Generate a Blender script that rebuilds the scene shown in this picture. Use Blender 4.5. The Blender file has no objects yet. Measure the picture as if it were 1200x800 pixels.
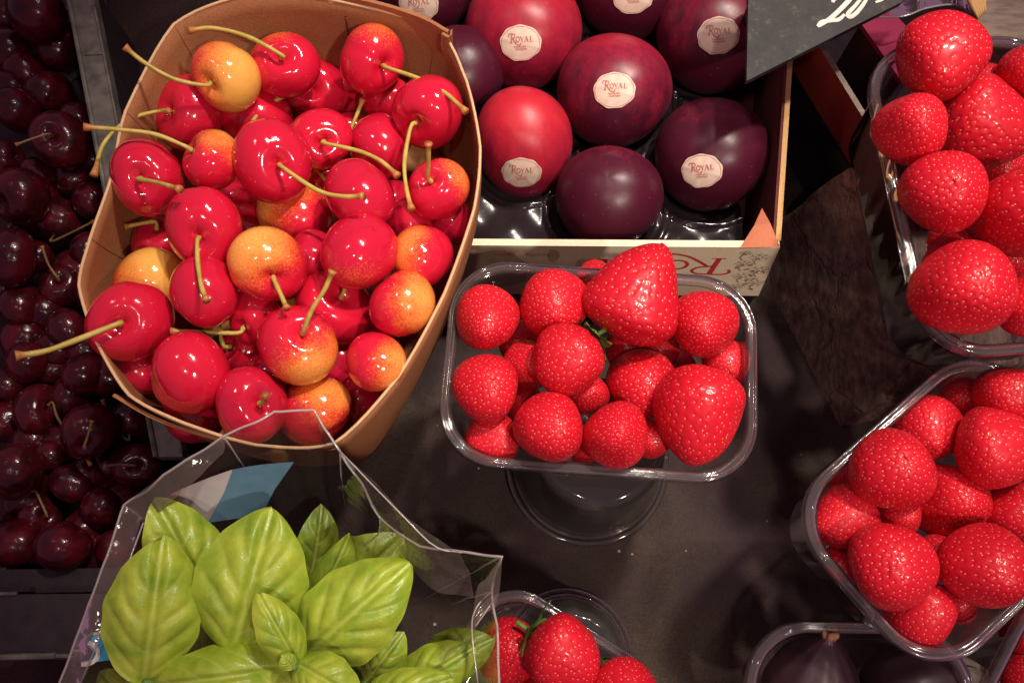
import bpy, math, random
import numpy as np
from mathutils import Vector, Matrix
random.seed(7); rng = np.random.default_rng(7)
scene = bpy.context.scene
COL = scene.collection
scene.unit_settings.system = 'METRIC'
scene.unit_settings.scale_length = 0.01          # one unit = 1 cm

# ------------------------------------------------------------------ camera
W, H = 1200, 800
TILT = math.radians(16)
FPX = 600 / math.tan(math.radians(30))
CAMH = 45.0
FWD = Vector((0, math.sin(TILT), -math.cos(TILT)))
UP = Vector((0, math.cos(TILT), math.sin(TILT)))
RIGHT = Vector((1, 0, 0))
CAM = Vector((0, 0, 8)) - FWD * ((CAMH - 8) / math.cos(TILT))

def ray(px, py):
    return FWD + RIGHT * ((px - 600) / FPX) + UP * ((400 - py) / FPX)
def at(px, py, z):
    d = ray(px, py)
    return CAM + d * ((z - CAM.z) / d.z)
def depth(p): return (p - CAM).dot(FWD)
def cm(px, p): return px * depth(p) / FPX          # length in cm of px pixels at point p

cam_d = bpy.data.cameras.new('camera')
cam = bpy.data.objects.new('camera', cam_d); COL.objects.link(cam)
cam_d.sensor_width = 36; cam_d.lens = 18 / math.tan(math.radians(30))
cam_d.clip_start = 0.5; cam_d.clip_end = 2000
cam.matrix_world = Matrix.Translation(CAM) @ Matrix((RIGHT, UP, -FWD)).transposed().to_4x4()
scene.camera = cam

# ------------------------------------------------------------------ object helpers
def mesh(name, verts, faces, smooth=True):
    me = bpy.data.meshes.new(name)
    me.from_pydata([tuple(v) for v in verts], [], [tuple(f) for f in faces])
    me.polygons.foreach_set('use_smooth', [smooth] * len(me.polygons))
    me.update()
    return me
def link(name, data, mat=None, parent=None, M=None):
    o = bpy.data.objects.new(name, data); COL.objects.link(o)
    if mat and data and not data.materials: data.materials.append(mat)
    if M is not None: o.matrix_world = M
    if parent: o.parent = parent
    return o
def tag(o, label=None, cat=None, group=None, kind=None):
    if label: o['label'] = label
    if cat: o['category'] = cat
    if group: o['group'] = group
    if kind: o['kind'] = kind
    return o
def empty(name, loc=(0, 0, 0)):
    o = bpy.data.objects.new(name, None); COL.objects.link(o)
    o.empty_display_size = 1; o.location = loc
    return o
def wpart(name, verts, faces, mat, parent, smooth=False):
    """verts in world space, stored relative to the parent's own frame"""
    if parent:
        inv = parent_matrix(parent).inverted()
        verts = [inv @ Vector(v) for v in verts]
    me = mesh(name, verts, faces, smooth)
    return link(name, me, mat, parent)
def parent_matrix(o):
    M = o.matrix_basis.copy()
    return parent_matrix(o.parent) @ M if o.parent else M

def tube(pts, radii, n=8, caps=True):
    pts = [Vector(p) for p in pts]; V = []; F = []
    t = (pts[1] - pts[0]).normalized()
    a = t.orthogonal().normalized()
    for i, p in enumerate(pts):
        t = (pts[min(i + 1, len(pts) - 1)] - pts[max(i - 1, 0)]).normalized()
        a = (a - t * a.dot(t)).normalized(); b = t.cross(a)
        r = radii[i] if hasattr(radii, '__len__') else radii
        for k in range(n):
            q = 2 * math.pi * k / n
            V.append(p + (a * math.cos(q) + b * math.sin(q)) * r)
    for i in range(len(pts) - 1):
        for k in range(n):
            F.append((i * n + k, i * n + (k + 1) % n, (i + 1) * n + (k + 1) % n, (i + 1) * n + k))
    if caps:
        F.append(tuple(range(n))[::-1]); m = (len(pts) - 1) * n; F.append(tuple(m + k for k in range(n)))
    return V, F
def spline(P, n):
    """Catmull-Rom through P"""
    P = [Vector(p) for p in P]
    if len(P) == 2: return [P[0].lerp(P[1], i / n) for i in range(n + 1)]
    Q = [P[0] * 2 - P[1]] + P + [P[-1] * 2 - P[-2]]
    out = []; seg = len(P) - 1
    for i in range(n + 1):
        u = i / n * seg; k = min(int(u), seg - 1); t = u - k
        a, b, c, d = Q[k:k + 4]
        out.append(0.5 * ((2 * b) + (c - a) * t + (2 * a - 5 * b + 4 * c - d) * t * t + (3 * b - a - 3 * c + d) * t ** 3))
    return out
def merge(*vf):
    V = []; F = []
    for v, f in vf:
        o = len(V); V += list(v); F += [tuple(i + o for i in q) for q in f]
    return V, F
def prism(poly, z0, z1, poly_b=None):
    """poly: list of world Vector/(x,y); closed solid from z0 to z1"""
    n = len(poly); pb = poly_b or poly
    V = [Vector((p[0], p[1], z0)) for p in pb] + [Vector((p[0], p[1], z1)) for p in poly]
    F = [tuple(range(n))[::-1], tuple(range(n, 2 * n))]
    F += [(i, (i + 1) % n, n + (i + 1) % n, n + i) for i in range(n)]
    a = sum(pb[i][0] * pb[(i + 1) % n][1] - pb[(i + 1) % n][0] * pb[i][1] for i in range(n))
    if a < 0: F = [f[::-1] for f in F]
    return V, F
def slab(corners, th, nrm):
    """flat polygon of world corners given thickness th along -nrm"""
    n = len(corners); nrm = Vector(nrm).normalized()
    V = [Vector(c) - nrm * th for c in corners] + [Vector(c) for c in corners]
    F = [tuple(range(n))[::-1], tuple(range(n, 2 * n))] + [(i, (i + 1) % n, n + (i + 1) % n, n + i) for i in range(n)]
    return V, F
def ribbon(pts, wid, mapf, th=0.0):
    """2D stroke with round-ish ends mapped to 3D by mapf(x,y)"""
    pts = [Vector((p[0], p[1], 0)) for p in pts]; V = []; F = []
    m = len(pts)
    for i, p in enumerate(pts):
        t = (pts[min(i + 1, m - 1)] - pts[max(i - 1, 0)]).normalized(); nn = Vector((-t.y, t.x, 0))
        w = wid[i] if hasattr(wid, '__len__') else wid
        V += [mapf(*(p + nn * w / 2).xy), mapf(*(p - nn * w / 2).xy)]
    for i in range(m - 1): F.append((2 * i, 2 * i + 1, 2 * i + 3, 2 * i + 2))
    return V, F

# ------------------------------------------------------------------ materials
def mat(name):
    m = bpy.data.materials.new(name); m.use_nodes = True
    nt = m.node_tree; b = nt.nodes['Principled BSDF']
    return m, nt, b
def N(nt, t, **kw):
    n = nt.nodes.new(t)
    for k, v in kw.items():
        if k in n.inputs.keys() if isinstance(k, str) else False: n.inputs[k].default_value = v
        else: setattr(n, k, v)
    return n
def ramp(nt, fac, stops):
    r = nt.nodes.new('ShaderNodeValToRGB'); e = r.color_ramp.elements
    while len(e) < len(stops): e.new(0.5)
    for i, (p, c) in enumerate(stops):
        e[i].position = p; e[i].color = (c[0], c[1], c[2], 1) if hasattr(c, '__len__') else (c, c, c, 1)
    nt.links.new(fac, r.inputs[0]); return r.outputs[0]
def noise(nt, scale, detail=3, rough=0.55, coord='Object', vec=None, stretch=None):
    if vec is None:
        tc = nt.nodes.new('ShaderNodeTexCoord'); vec = tc.outputs[coord]
    if stretch:
        mp = nt.nodes.new('ShaderNodeMapping'); mp.inputs['Scale'].default_value = stretch
        nt.links.new(vec, mp.inputs[0]); vec = mp.outputs[0]
    n = nt.nodes.new('ShaderNodeTexNoise'); n.inputs['Scale'].default_value = scale
    n.inputs['Detail'].default_value = detail; n.inputs['Roughness'].default_value = rough
    nt.links.new(vec, n.inputs['Vector']); return n.outputs['Fac']
def mix(nt, fac, a, b, mode='MIX'):
    m = nt.nodes.new('ShaderNodeMix'); m.data_type = 'RGBA'; m.blend_type = mode
    for sock, v in ((m.inputs[0], fac), (m.inputs[6], a), (m.inputs[7], b)):
        if hasattr(v, 'is_output'): nt.links.new(v, sock)
        elif hasattr(v, '__len__'): sock.default_value = (v[0], v[1], v[2], 1)
        else: sock.default_value = v
    return m.outputs[2]
def math_(nt, op, a, b=None, clamp=False):
    m = nt.nodes.new('ShaderNodeMath'); m.operation = op; m.use_clamp = clamp
    for s, v in ((m.inputs[0], a), (m.inputs[1], b)):
        if v is None: continue
        if hasattr(v, 'is_output'): nt.links.new(v, s)
        else: s.default_value = v
    return m.outputs[0]
def bump(nt, b, h, strength=0.3, dist=0.05):
    n = nt.nodes.new('ShaderNodeBump'); n.inputs['Strength'].default_value = strength; n.inputs['Distance'].default_value = dist
    nt.links.new(h, n.inputs['Height']); nt.links.new(n.outputs[0], b.inputs['Normal'])

def simple(name, c1, c2, scale=3, rough=0.5, bs=0.0, bscale=20, stretch=None, detail=4, spec=0.5):
    m, nt, b = mat(name)
    f = noise(nt, scale, detail, stretch=stretch)
    nt.links.new(ramp(nt, f, [(0.3, c1), (0.7, c2)]), b.inputs['Base Color'])
    b.inputs['Roughness'].default_value = rough; b.inputs['Specular IOR Level'].default_value = spec
    if bs: bump(nt, b, noise(nt, bscale, 4, stretch=stretch), bs)
    return m

def cherry_mat():
    m, nt, b = mat('blushed_cherry_skin')
    info = nt.nodes.new('ShaderNodeObjectInfo'); sep = nt.nodes.new('ShaderNodeSeparateColor')
    nt.links.new(info.outputs['Color'], sep.inputs[0])
    tc = nt.nodes.new('ShaderNodeTexCoord'); xyz = nt.nodes.new('ShaderNodeSeparateXYZ')
    off = nt.nodes.new('ShaderNodeVectorMath'); off.operation = 'ADD'
    nt.links.new(tc.outputs['Object'], xyz.inputs[0]); nt.links.new(tc.outputs['Object'], off.inputs[0])
    cmb = nt.nodes.new('ShaderNodeCombineXYZ'); sc = math_(nt, 'MULTIPLY', info.outputs['Random'], 37.0)
    for i in range(3): nt.links.new(sc, cmb.inputs[i])
    nt.links.new(cmb.outputs[0], off.inputs[1]); V = off.outputs[0]
    n1 = noise(nt, 1.6, 3, vec=V); n2 = noise(nt, 19, 4, 0.75, vec=V)
    g = math_(nt, 'ADD', xyz.outputs[0], math_(nt, 'MULTIPLY', math_(nt, 'SUBTRACT', n1, 0.5), 0.9))
    g = math_(nt, 'ADD', g, math_(nt, 'MULTIPLY', math_(nt, 'SUBTRACT', n2, 0.5), 2.0))
    g = math_(nt, 'ADD', g, math_(nt, 'MULTIPLY', math_(nt, 'SUBTRACT', sep.outputs[0], 0.62), 2.6))
    g = math_(nt, 'MULTIPLY', g, 0.5); g = math_(nt, 'ADD', g, 0.3, True)
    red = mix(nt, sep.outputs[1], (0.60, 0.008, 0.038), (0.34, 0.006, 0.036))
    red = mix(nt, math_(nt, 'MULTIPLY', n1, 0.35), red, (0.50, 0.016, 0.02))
    lvl = ramp(nt, g, [(0.28, 0.0), (0.52, 1.0)])
    col = mix(nt, lvl, red, (0.74, 0.12, 0.025))
    col = mix(nt, ramp(nt, g, [(0.46, 0.0), (0.95, 1.0)]), col, (0.80, 0.42, 0.085))
    nt.links.new(col, b.inputs['Base Color'])
    nt.links.new(ramp(nt, n1, [(0.3, 0.08), (0.7, 0.18)]), b.inputs['Roughness'])
    b.inputs['Coat Weight'].default_value = 0.45; b.inputs['Coat Roughness'].default_value = 0.02
    bump(nt, b, noise(nt, 2.5, 3, vec=V), 0.22, 0.12)
    return m
def dark_cherry_mat():
    m, nt, b = mat('dark_cherry_skin')
    n1 = noise(nt, 1.3, 3)
    nt.links.new(ramp(nt, n1, [(0.3, (0.016, 0.003, 0.005)), (0.7, (0.085, 0.004, 0.009))]), b.inputs['Base Color'])
    b.inputs['Roughness'].default_value = 0.22; b.inputs['Specular IOR Level'].default_value = 0.3; b.inputs['Coat Weight'].default_value = 0.22; b.inputs['Coat Roughness'].default_value = 0.07
    bump(nt, b, noise(nt, 2.2, 3), 0.35, 0.15)
    return m
def stem_mat(name, c1, c2, tip):
    m, nt, b = mat(name)
    at_ = nt.nodes.new('ShaderNodeAttribute'); at_.attribute_name = 'along'
    f = noise(nt, 2.5, 4)
    base = ramp(nt, f, [(0.35, c1), (0.65, c2)])
    nt.links.new(mix(nt, ramp(nt, at_.outputs['Fac'], [(0.86, 0.0), (0.97, 1.0)]), base, tip), b.inputs['Base Color'])
    b.inputs['Roughness'].default_value = 0.45
    bump(nt, b, noise(nt, 9, 3), 0.4, 0.05)
    return m
def berry_mat():
    m, nt, b = mat('strawberry_flesh')
    a = nt.nodes.new('ShaderNodeAttribute'); a.attribute_name = 'seed'
    info = nt.nodes.new('ShaderNodeObjectInfo')
    n1 = noise(nt, 1.2, 3)
    c = ramp(nt, n1, [(0.3, (0.52, 0.006, 0.018)), (0.75, (0.64, 0.014, 0.028))])
    c = mix(nt, math_(nt, 'MULTIPLY', info.outputs['Random'], 0.45), c, (0.42, 0.004, 0.016))
    c = mix(nt, ramp(nt, a.outputs['Fac'], [(0.35, 0.0), (0.7, 1.0)]), c, (0.86, 0.36, 0.22))
    nt.links.new(c, b.inputs['Base Color'])
    b.inputs['Roughness'].default_value = 0.42; b.inputs['Specular IOR Level'].default_value = 0.22
    b.inputs['Coat Weight'].default_value = 0.22; b.inputs['Coat Roughness'].default_value = 0.10
    b.inputs['Subsurface Weight'].default_value = 0.0
    bump(nt, b, noise(nt, 22, 3), 0.16, 0.03)
    return m
def plum_mat():
    m, nt, b = mat('plum_skin')
    info = nt.nodes.new('ShaderNodeObjectInfo'); sep = nt.nodes.new('ShaderNodeSeparateColor')
    nt.links.new(info.outputs['Color'], sep.inputs[0])
    tc = nt.nodes.new('ShaderNodeTexCoord'); xyz = nt.nodes.new('ShaderNodeSeparateXYZ'); nt.links.new(tc.outputs['Object'], xyz.inputs[0])
    n1 = noise(nt, 1.3, 5, 0.65); n2 = noise(nt, 6, 6, 0.75, stretch=(1, .3, 1))
    g = math_(nt, 'ADD', math_(nt, 'MULTIPLY', xyz.outputs[1], 0.33), math_(nt, 'MULTIPLY', math_(nt, 'SUBTRACT', n1, 0.5), 0.9))
    g = math_(nt, 'ADD', g, math_(nt, 'MULTIPLY', math_(nt, 'SUBTRACT', n2, 0.5), 0.8))
    g = math_(nt, 'ADD', g, math_(nt, 'SUBTRACT', sep.outputs[0], 0.22), True)
    c = ramp(nt, g, [(0.10, (0.062, 0.005, 0.017)), (0.5, (0.25, 0.009, 0.032)), (0.95, (0.50, 0.016, 0.030))])
    v = nt.nodes.new('ShaderNodeTexVoronoi'); v.inputs['Scale'].default_value = 7
    nt.links.new(tc.outputs['Object'], v.inputs['Vector'])
    spk = ramp(nt, v.outputs['Distance'], [(0.03, 0.35), (0.09, 0.0)])
    c = mix(nt, spk, c, (0.55, 0.25, 0.18))
    nt.links.new(c, b.inputs['Base Color'])
    nt.links.new(ramp(nt, noise(nt, 2, 5, 0.7), [(0.3, 0.30), (0.7, 0.45)]), b.inputs['Roughness'])
    b.inputs['Specular IOR Level'].default_value = 0.4
    b.inputs['Sheen Weight'].default_value = 0.015; b.inputs['Sheen Tint'].default_value = (0.7, 0.5, 0.8, 1)
    bump(nt, b, noise(nt, 16, 4), 0.06, 0.05)
    return m
def kraft_mat(name, c1, c2):
    m, nt, b = mat(name)
    f = noise(nt, 9, 6, 0.75); f2 = noise(nt, 0.5, 3); f3 = noise(nt, 40, 2)
    c = ramp(nt, f, [(0.3, c1), (0.7, c2)])
    c = mix(nt, ramp(nt, f2, [(0.35, 0.0), (0.7, 0.35)]), c, tuple(x * 0.75 for x in c1))
    c = mix(nt, ramp(nt, f3, [(0.60, 0.0), (0.72, 0.4)]), c, tuple(x * 0.6 for x in c1))
    nt.links.new(c, b.inputs['Base Color']); b.inputs['Roughness'].default_value = 0.8
    b.inputs['Specular IOR Level'].default_value = 0.25
    c = mix(nt, ramp(nt, noise(nt, 5, 5, 0.8, stretch=(6, 6, .6)), [(0.52, 0.0), (0.70, 0.65)]), c, tuple(x * 0.55 for x in c1)); nt.links.new(c, b.inputs['Base Color'])
    bump(nt, b, noise(nt, 14, 5), 0.35, 0.06)
    return m
def clear_mat(name, tint, haze, gl=1.0, rough=0.05, wave=0.0, hazecol=(0.8, 0.75, 0.72)):
    """thin clear sheet: lets light through, reflects more at grazing angles, a trace of milky scatter"""
    m, nt, b = mat(name); nt.nodes.remove(b)
    out = nt.nodes['Material Output']
    tr = nt.nodes.new('ShaderNodeBsdfTransparent'); tr.inputs[0].default_value = (*tint, 1)
    gs = nt.nodes.new('ShaderNodeBsdfGlossy'); gs.inputs['Roughness'].default_value = rough
    df = nt.nodes.new('ShaderNodeBsdfDiffuse'); df.inputs[0].default_value = (*hazecol, 1)
    fr = nt.nodes.new('ShaderNodeFresnel'); fr.inputs[0].default_value = 1.5
    bp = nt.nodes.new('ShaderNodeBump'); bp.inputs['Strength'].default_value = wave if wave else 0.03; bp.inputs['Distance'].default_value = 0.2
    nt.links.new(noise(nt, 0.9, 3), bp.inputs['Height'])
    nt.links.new(bp.outputs[0], fr.inputs['Normal']); nt.links.new(bp.outputs[0], gs.inputs['Normal'])
    m1 = nt.nodes.new('ShaderNodeMixShader'); m1.inputs[0].default_value = haze
    nt.links.new(tr.outputs[0], m1.inputs[1]); nt.links.new(df.outputs[0], m1.inputs[2])
    m2 = nt.nodes.new('ShaderNodeMixShader'); nt.links.new(math_(nt, 'MULTIPLY', fr.outputs[0], gl, True), m2.inputs[0])
    nt.links.new(m1.outputs[0], m2.inputs[1]); nt.links.new(gs.outputs[0], m2.inputs[2])
    nt.links.new(m2.outputs[0], out.inputs['Surface'])
    return m
def leaf_mat(name, c1, c2, vein):
    m, nt, b = mat(name)
    a = nt.nodes.new('ShaderNodeAttribute'); a.attribute_name = 'vein'
    info = nt.nodes.new('ShaderNodeObjectInfo')
    c = ramp(nt, noise(nt, 1.1, 4, 0.6), [(0.3, c1), (0.7, c2)])
    c = mix(nt, info.outputs['Color'], c, (0.10, 0.22, 0.035)) if False else c
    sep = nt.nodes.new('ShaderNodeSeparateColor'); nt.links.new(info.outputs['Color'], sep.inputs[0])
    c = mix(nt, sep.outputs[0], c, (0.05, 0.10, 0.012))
    c = mix(nt, math_(nt, 'MULTIPLY', a.outputs['Fac'], 0.45), c, vein)
    nt.links.new(c, b.inputs['Base Color'])
    b.inputs['Roughness'].default_value = 0.34; b.inputs['Specular IOR Level'].default_value = 0.5
    tcl = nt.nodes.new('ShaderNodeTexCoord'); vl = nt.nodes.new('ShaderNodeTexVoronoi'); vl.feature = 'DISTANCE_TO_EDGE'; vl.inputs['Scale'].default_value = 3.2
    wv = nt.nodes.new('ShaderNodeVectorMath'); wv.operation = 'ADD'; nz = nt.nodes.new('ShaderNodeTexNoise'); nz.inputs['Scale'].default_value = 2.5
    nt.links.new(tcl.outputs['Object'], wv.inputs[0]); nt.links.new(nz.outputs['Color'], wv.inputs[1]); nt.links.new(tcl.outputs['Object'], nz.inputs['Vector']); nt.links.new(wv.outputs[0], vl.inputs['Vector'])
    hh = math_(nt, 'ADD', ramp(nt, vl.outputs['Distance'], [(0.0, 0.0), (0.12, 0.7)]), math_(nt, 'MULTIPLY', noise(nt, 6, 4), 0.6))
    bump(nt, b, hh, 0.14, 0.05)
    out = nt.nodes['Material Output']
    tl = nt.nodes.new('ShaderNodeBsdfTranslucent'); tl.inputs[0].default_value = (0.30, 0.42, 0.05, 1)
    ms = nt.nodes.new('ShaderNodeMixShader'); ms.inputs[0].default_value = 0.12
    nt.links.new(b.outputs[0], ms.inputs[1]); nt.links.new(tl.outputs[0], ms.inputs[2]); nt.links.new(ms.outputs[0], out.inputs['Surface'])
    return m
def table_mat():
    m, nt, b = mat('speckled_dark_tabletop')
    f1 = noise(nt, 9, 4, 0.8); f2 = noise(nt, 3, 3, 0.7); f3 = noise(nt, 0.12, 3)
    c = ramp(nt, f1, [(0.35, (0.014, 0.007, 0.011)), (0.66, (0.062, 0.041, 0.034))])
    c = mix(nt, ramp(nt, f2, [(0.3, 0.0), (0.75, 0.5)]), c, (0.070, 0.050, 0.022))
    c = mix(nt, ramp(nt, f3, [(0.42, 0.0), (0.62, 0.7)]), c, (0.026, 0.011, 0.018))
    v = nt.nodes.new('ShaderNodeTexVoronoi'); v.inputs['Scale'].default_value = 0.55
    tc = nt.nodes.new('ShaderNodeTexCoord'); nt.links.new(tc.outputs['Object'], v.inputs['Vector'])
    c = mix(nt, ramp(nt, v.outputs['Distance'], [(0.035, 0.8), (0.05, 0.0)]), c, (0.5, 0.35, 0.3))
    nt.links.new(c, b.inputs['Base Color']); b.inputs['Roughness'].default_value = 0.7; b.inputs['Specular IOR Level'].default_value = 0.2
    bump(nt, b, noise(nt, 14, 3), 0.2, 0.03)
    return m
def wood_mat():
    m, nt, b = mat('charred_weathered_wood')
    f = noise(nt, 1.6, 6, 0.7, stretch=(3.2, 0.5, 1)); f2 = noise(nt, 9, 5, 0.8)
    c = ramp(nt, f, [(0.32, (0.040, 0.022, 0.022)), (0.52, (0.15, 0.085, 0.072)), (0.75, (0.30, 0.18, 0.13))])
    c = mix(nt, ramp(nt, f2, [(0.55, 0.0), (0.8, 0.5)]), c, (0.26, 0.15, 0.09))
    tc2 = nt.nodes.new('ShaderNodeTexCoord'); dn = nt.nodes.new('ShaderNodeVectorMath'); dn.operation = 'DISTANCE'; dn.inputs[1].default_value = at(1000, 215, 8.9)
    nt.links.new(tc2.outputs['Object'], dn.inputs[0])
    lit_wear = math_(nt, 'MULTIPLY', ramp(nt, dn.outputs['Value'], [(0.0, 1.0), (1.0, 1.0)]), 1.0) if False else math_(nt, 'SUBTRACT', 1.0, math_(nt, 'MULTIPLY', dn.outputs['Value'], 0.28), True)
    c = mix(nt, math_(nt, 'MULTIPLY', lit_wear, ramp(nt, f2, [(0.42, 0.0), (0.62, 1.0)])), c, (0.42, 0.22, 0.10))  # tan at the top corner: worn wood with its highlight put into the colour
    nt.links.new(c, b.inputs['Base Color']); b.inputs['Roughness'].default_value = 0.75
    vc = nt.nodes.new('ShaderNodeTexVoronoi'); vc.feature = 'DISTANCE_TO_EDGE'; vc.inputs['Scale'].default_value = 0.24
    mpv = nt.nodes.new('ShaderNodeMapping'); mpv.inputs['Scale'].default_value = (1.5, .55, .6); mpv.inputs['Rotation'].default_value = (0, 0, .5)
    tcv = nt.nodes.new('ShaderNodeTexCoord'); addv = nt.nodes.new('ShaderNodeVectorMath'); addv.operation = 'ADD'; nzv = nt.nodes.new('ShaderNodeTexNoise'); nzv.inputs['Scale'].default_value = 1.2
    nt.links.new(tcv.outputs['Object'], nzv.inputs['Vector']); nt.links.new(tcv.outputs['Object'], addv.inputs[0]); nt.links.new(nzv.outputs['Color'], addv.inputs[1]); nt.links.new(addv.outputs[0], mpv.inputs[0]); nt.links.new(mpv.outputs[0], vc.inputs['Vector'])
    crack = ramp(nt, vc.outputs['Distance'], [(0.0, 0.55), (0.02, 1.0)])
    c = mix(nt, crack, (0.022, 0.014, 0.013), c); nt.links.new(c, b.inputs['Base Color'])
    h = math_(nt, 'ADD', math_(nt, 'ADD', f, math_(nt, 'MULTIPLY', f2, 0.4)), crack); bump(nt, b, h, 0.7, 0.25)
    return m
def slate_mat():
    m, nt, b = mat('chalkboard_slate')
    f = noise(nt, 2.2, 7, 0.75); f2 = noise(nt, 0.7, 4)
    c = ramp(nt, f, [(0.38, (0.010, 0.010, 0.011)), (0.58, (0.024, 0.023, 0.020)), (0.74, (0.14, 0.12, 0.08))])
    c = mix(nt, ramp(nt, f2, [(0.3, 0.0), (0.75, 0.6)]), c, (0.028, 0.024, 0.028))
    nt.links.new(c, b.inputs['Base Color']); b.inputs['Roughness'].default_value = 0.7
    bump(nt, b, f, 0.3, 0.05); return m
def printed_card_mat():
    """cream printed crate end with worn brownish blotches"""
    m, nt, b = mat('cream_printed_board')
    f = noise(nt, 0.35, 5, 0.65); f2 = noise(nt, 6, 5, 0.7)
    c = ramp(nt, f2, [(0.3, (0.72, 0.60, 0.40)), (0.7, (0.82, 0.71, 0.50))])
    nt.links.new(c, b.inputs['Base Color']); b.inputs['Roughness'].default_value = 0.6
    return m

M = {}
M['cherry'] = cherry_mat(); M['dark_cherry'] = dark_cherry_mat(); M['berry'] = berry_mat(); M['plum'] = plum_mat()
M['stem'] = stem_mat('pale_green_stem', (0.36, 0.30, 0.045), (0.55, 0.42, 0.10), (0.42, 0.16, 0.04))
M['dark_stem'] = stem_mat('brown_green_stem', (0.16, 0.10, 0.035), (0.22, 0.12, 0.05), (0.28, 0.11, 0.03))
M['kraft'] = kraft_mat('kraft_card', (0.29, 0.115, 0.046), (0.41, 0.175, 0.072))
M['kraft_dark'] = kraft_mat('kraft_crease', (0.20, 0.075, 0.03), (0.27, 0.11, 0.045))
M['kraft_edge'] = kraft_mat('kraft_cut_edge', (0.60, 0.38, 0.20), (0.72, 0.50, 0.28))
M['red_card'] = kraft_mat('red_card', (0.33, 0.045, 0.025), (0.40, 0.06, 0.03))
M['pink_card'] = kraft_mat('magenta_card', (0.28, 0.022, 0.075), (0.34, 0.03, 0.09))
M['orange_card'] = kraft_mat('orange_card', (0.50, 0.16, 0.085), (0.58, 0.20, 0.11))
M['wall_card'] = kraft_mat('dark_red_inner_card', (0.10, 0.025, 0.022), (0.14, 0.035, 0.03))
M['wood_edge'] = kraft_mat('raw_wood_edge', (0.55, 0.32, 0.13), (0.70, 0.42, 0.17))
M['cream'] = printed_card_mat()
M['black_plastic'] = simple('black_plastic', (0.016, 0.011, 0.013), (0.024, 0.016, 0.019), 2, 0.16, 0.05, 6, spec=0.35)
M['crate_plastic'] = simple('worn_black_crate_plastic', (0.014, 0.010, 0.012), (0.026, 0.018, 0.022), 1.5, 0.5, 0.2, 8, spec=0.3)
M['rail_plastic'] = simple('scuffed_grey_plastic', (0.05, 0.048, 0.042), (0.15, 0.145, 0.115), 1.3, 0.5, 0.3, 10, detail=8)
M['grid_plastic'] = simple('grey_plastic_grid', (0.045, 0.036, 0.043), (0.06, 0.048, 0.056), 3, 0.6, spec=.2)
M['print_red'] = simple('red_print', (0.50, 0.03, 0.04), (0.58, 0.045, 0.05), 8, 0.6)
M['print_grey'] = simple('grey_brown_print', (0.26, 0.20, 0.15), (0.36, 0.28, 0.20), 5, 0.7)
M['stain'] = simple('watercolour_tan_print', (0.44, 0.33, 0.20), (0.56, 0.45, 0.29), 1.2, 0.7)
M['sticker'] = simple('cream_sticker_paper', (0.66, 0.50, 0.40), (0.78, 0.62, 0.50), 6, 0.4, 0.25, 3)
M['sticker_print'] = simple('faded_red_print', (0.45, 0.08, 0.07), (0.55, 0.14, 0.11), 8, 0.5)
M['chalk'] = simple('chalk', (0.62, 0.56, 0.50), (0.80, 0.74, 0.66), 12, 0.9, 0.4, 30)
M['clear'] = clear_mat('clear_tray_plastic', (0.94, 0.91, 0.91), 0.012, 1.2, 0.06)
M['rim'] = clear_mat('clear_thick_plastic', (0.88, 0.82, 0.83), 0.035, 1.7, 0.07)
M['cup'] = clear_mat('clear_cup_plastic', (0.90, 0.88, 0.87), 0.05, 1.6, 0.06)
M['film'] = clear_mat('cellophane', (0.955, 0.94, 0.92), 0.03, 1.4, 0.12, 0.4, (0.75, 0.66, 0.55))
M['film_fold'] = clear_mat('folded_cellophane', (0.88, 0.84, 0.80), 0.06, 1.6, 0.10, 0.6, (0.75, 0.62, 0.48))
M['film_edge'] = clear_mat('cellophane_cut_edge', (0.9, 0.88, 0.85), 0.35, 1.5, 0.15)
M['leaf'] = leaf_mat('basil_leaf', (0.20, 0.34, 0.018), (0.48, 0.58, 0.055), (0.56, 0.60, 0.17))
M['calyx'] = simple('calyx_green', (0.07, 0.16, 0.02), (0.16, 0.27, 0.05), 3, 0.5)
M['soil'] = simple('dark_soil', (0.02, 0.014, 0.010), (0.06, 0.04, 0.03), 8, 0.9, 0.8, 10)
M['pot'] = simple('black_pot_plastic', (0.02, 0.018, 0.018), (0.03, 0.026, 0.026), 3, 0.4)
M['label_blue'] = simple('blue_print', (0.10, 0.22, 0.30), (0.13, 0.26, 0.35), 2, 0.4)
M['label_bright'] = simple('bright_blue_print', (0.04, 0.38, 0.62), (0.06, 0.42, 0.66), 2, 0.4)
M['label_white'] = simple('white_print', (0.62, 0.57, 0.55), (0.70, 0.65, 0.62), 2, 0.5)
M['label_tan'] = simple('tan_print', (0.50, 0.30, 0.24), (0.56, 0.35, 0.28), 2, 0.5)
M['fig'] = simple('fig_skin', (0.018, 0.008, 0.012), (0.050, 0.020, 0.028), 1.6, 0.42, 0.25, 4, stretch=(1, 1, .35))
M['fig_neck'] = simple('dried_fig_stalk', (0.20, 0.09, 0.05), (0.38, 0.17, 0.09), 5, 0.8, 0.6, 8)
M['fig_pale'] = simple('pale_fig_neck', (0.10, 0.075, 0.07), (0.22, 0.17, 0.13), 2.0, 0.6, 0.3, 6, stretch=(2, 2, .3))
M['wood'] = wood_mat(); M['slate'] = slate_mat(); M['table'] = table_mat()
M['old_board'] = simple('weathered_grey_board', (0.12, 0.09, 0.075), (0.26, 0.19, 0.14), 1.2, 0.6, 0.5, 5, stretch=(1, 4, 1), detail=7)

# ------------------------------------------------------------------ setting
me = mesh('table_top', [(-150, -120, 0), (150, -120, 0), (150, 180, 0), (-150, 180, 0)], [(0, 1, 2, 3)])
tag(link('table_top', me, M['table']), kind='structure')

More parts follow.
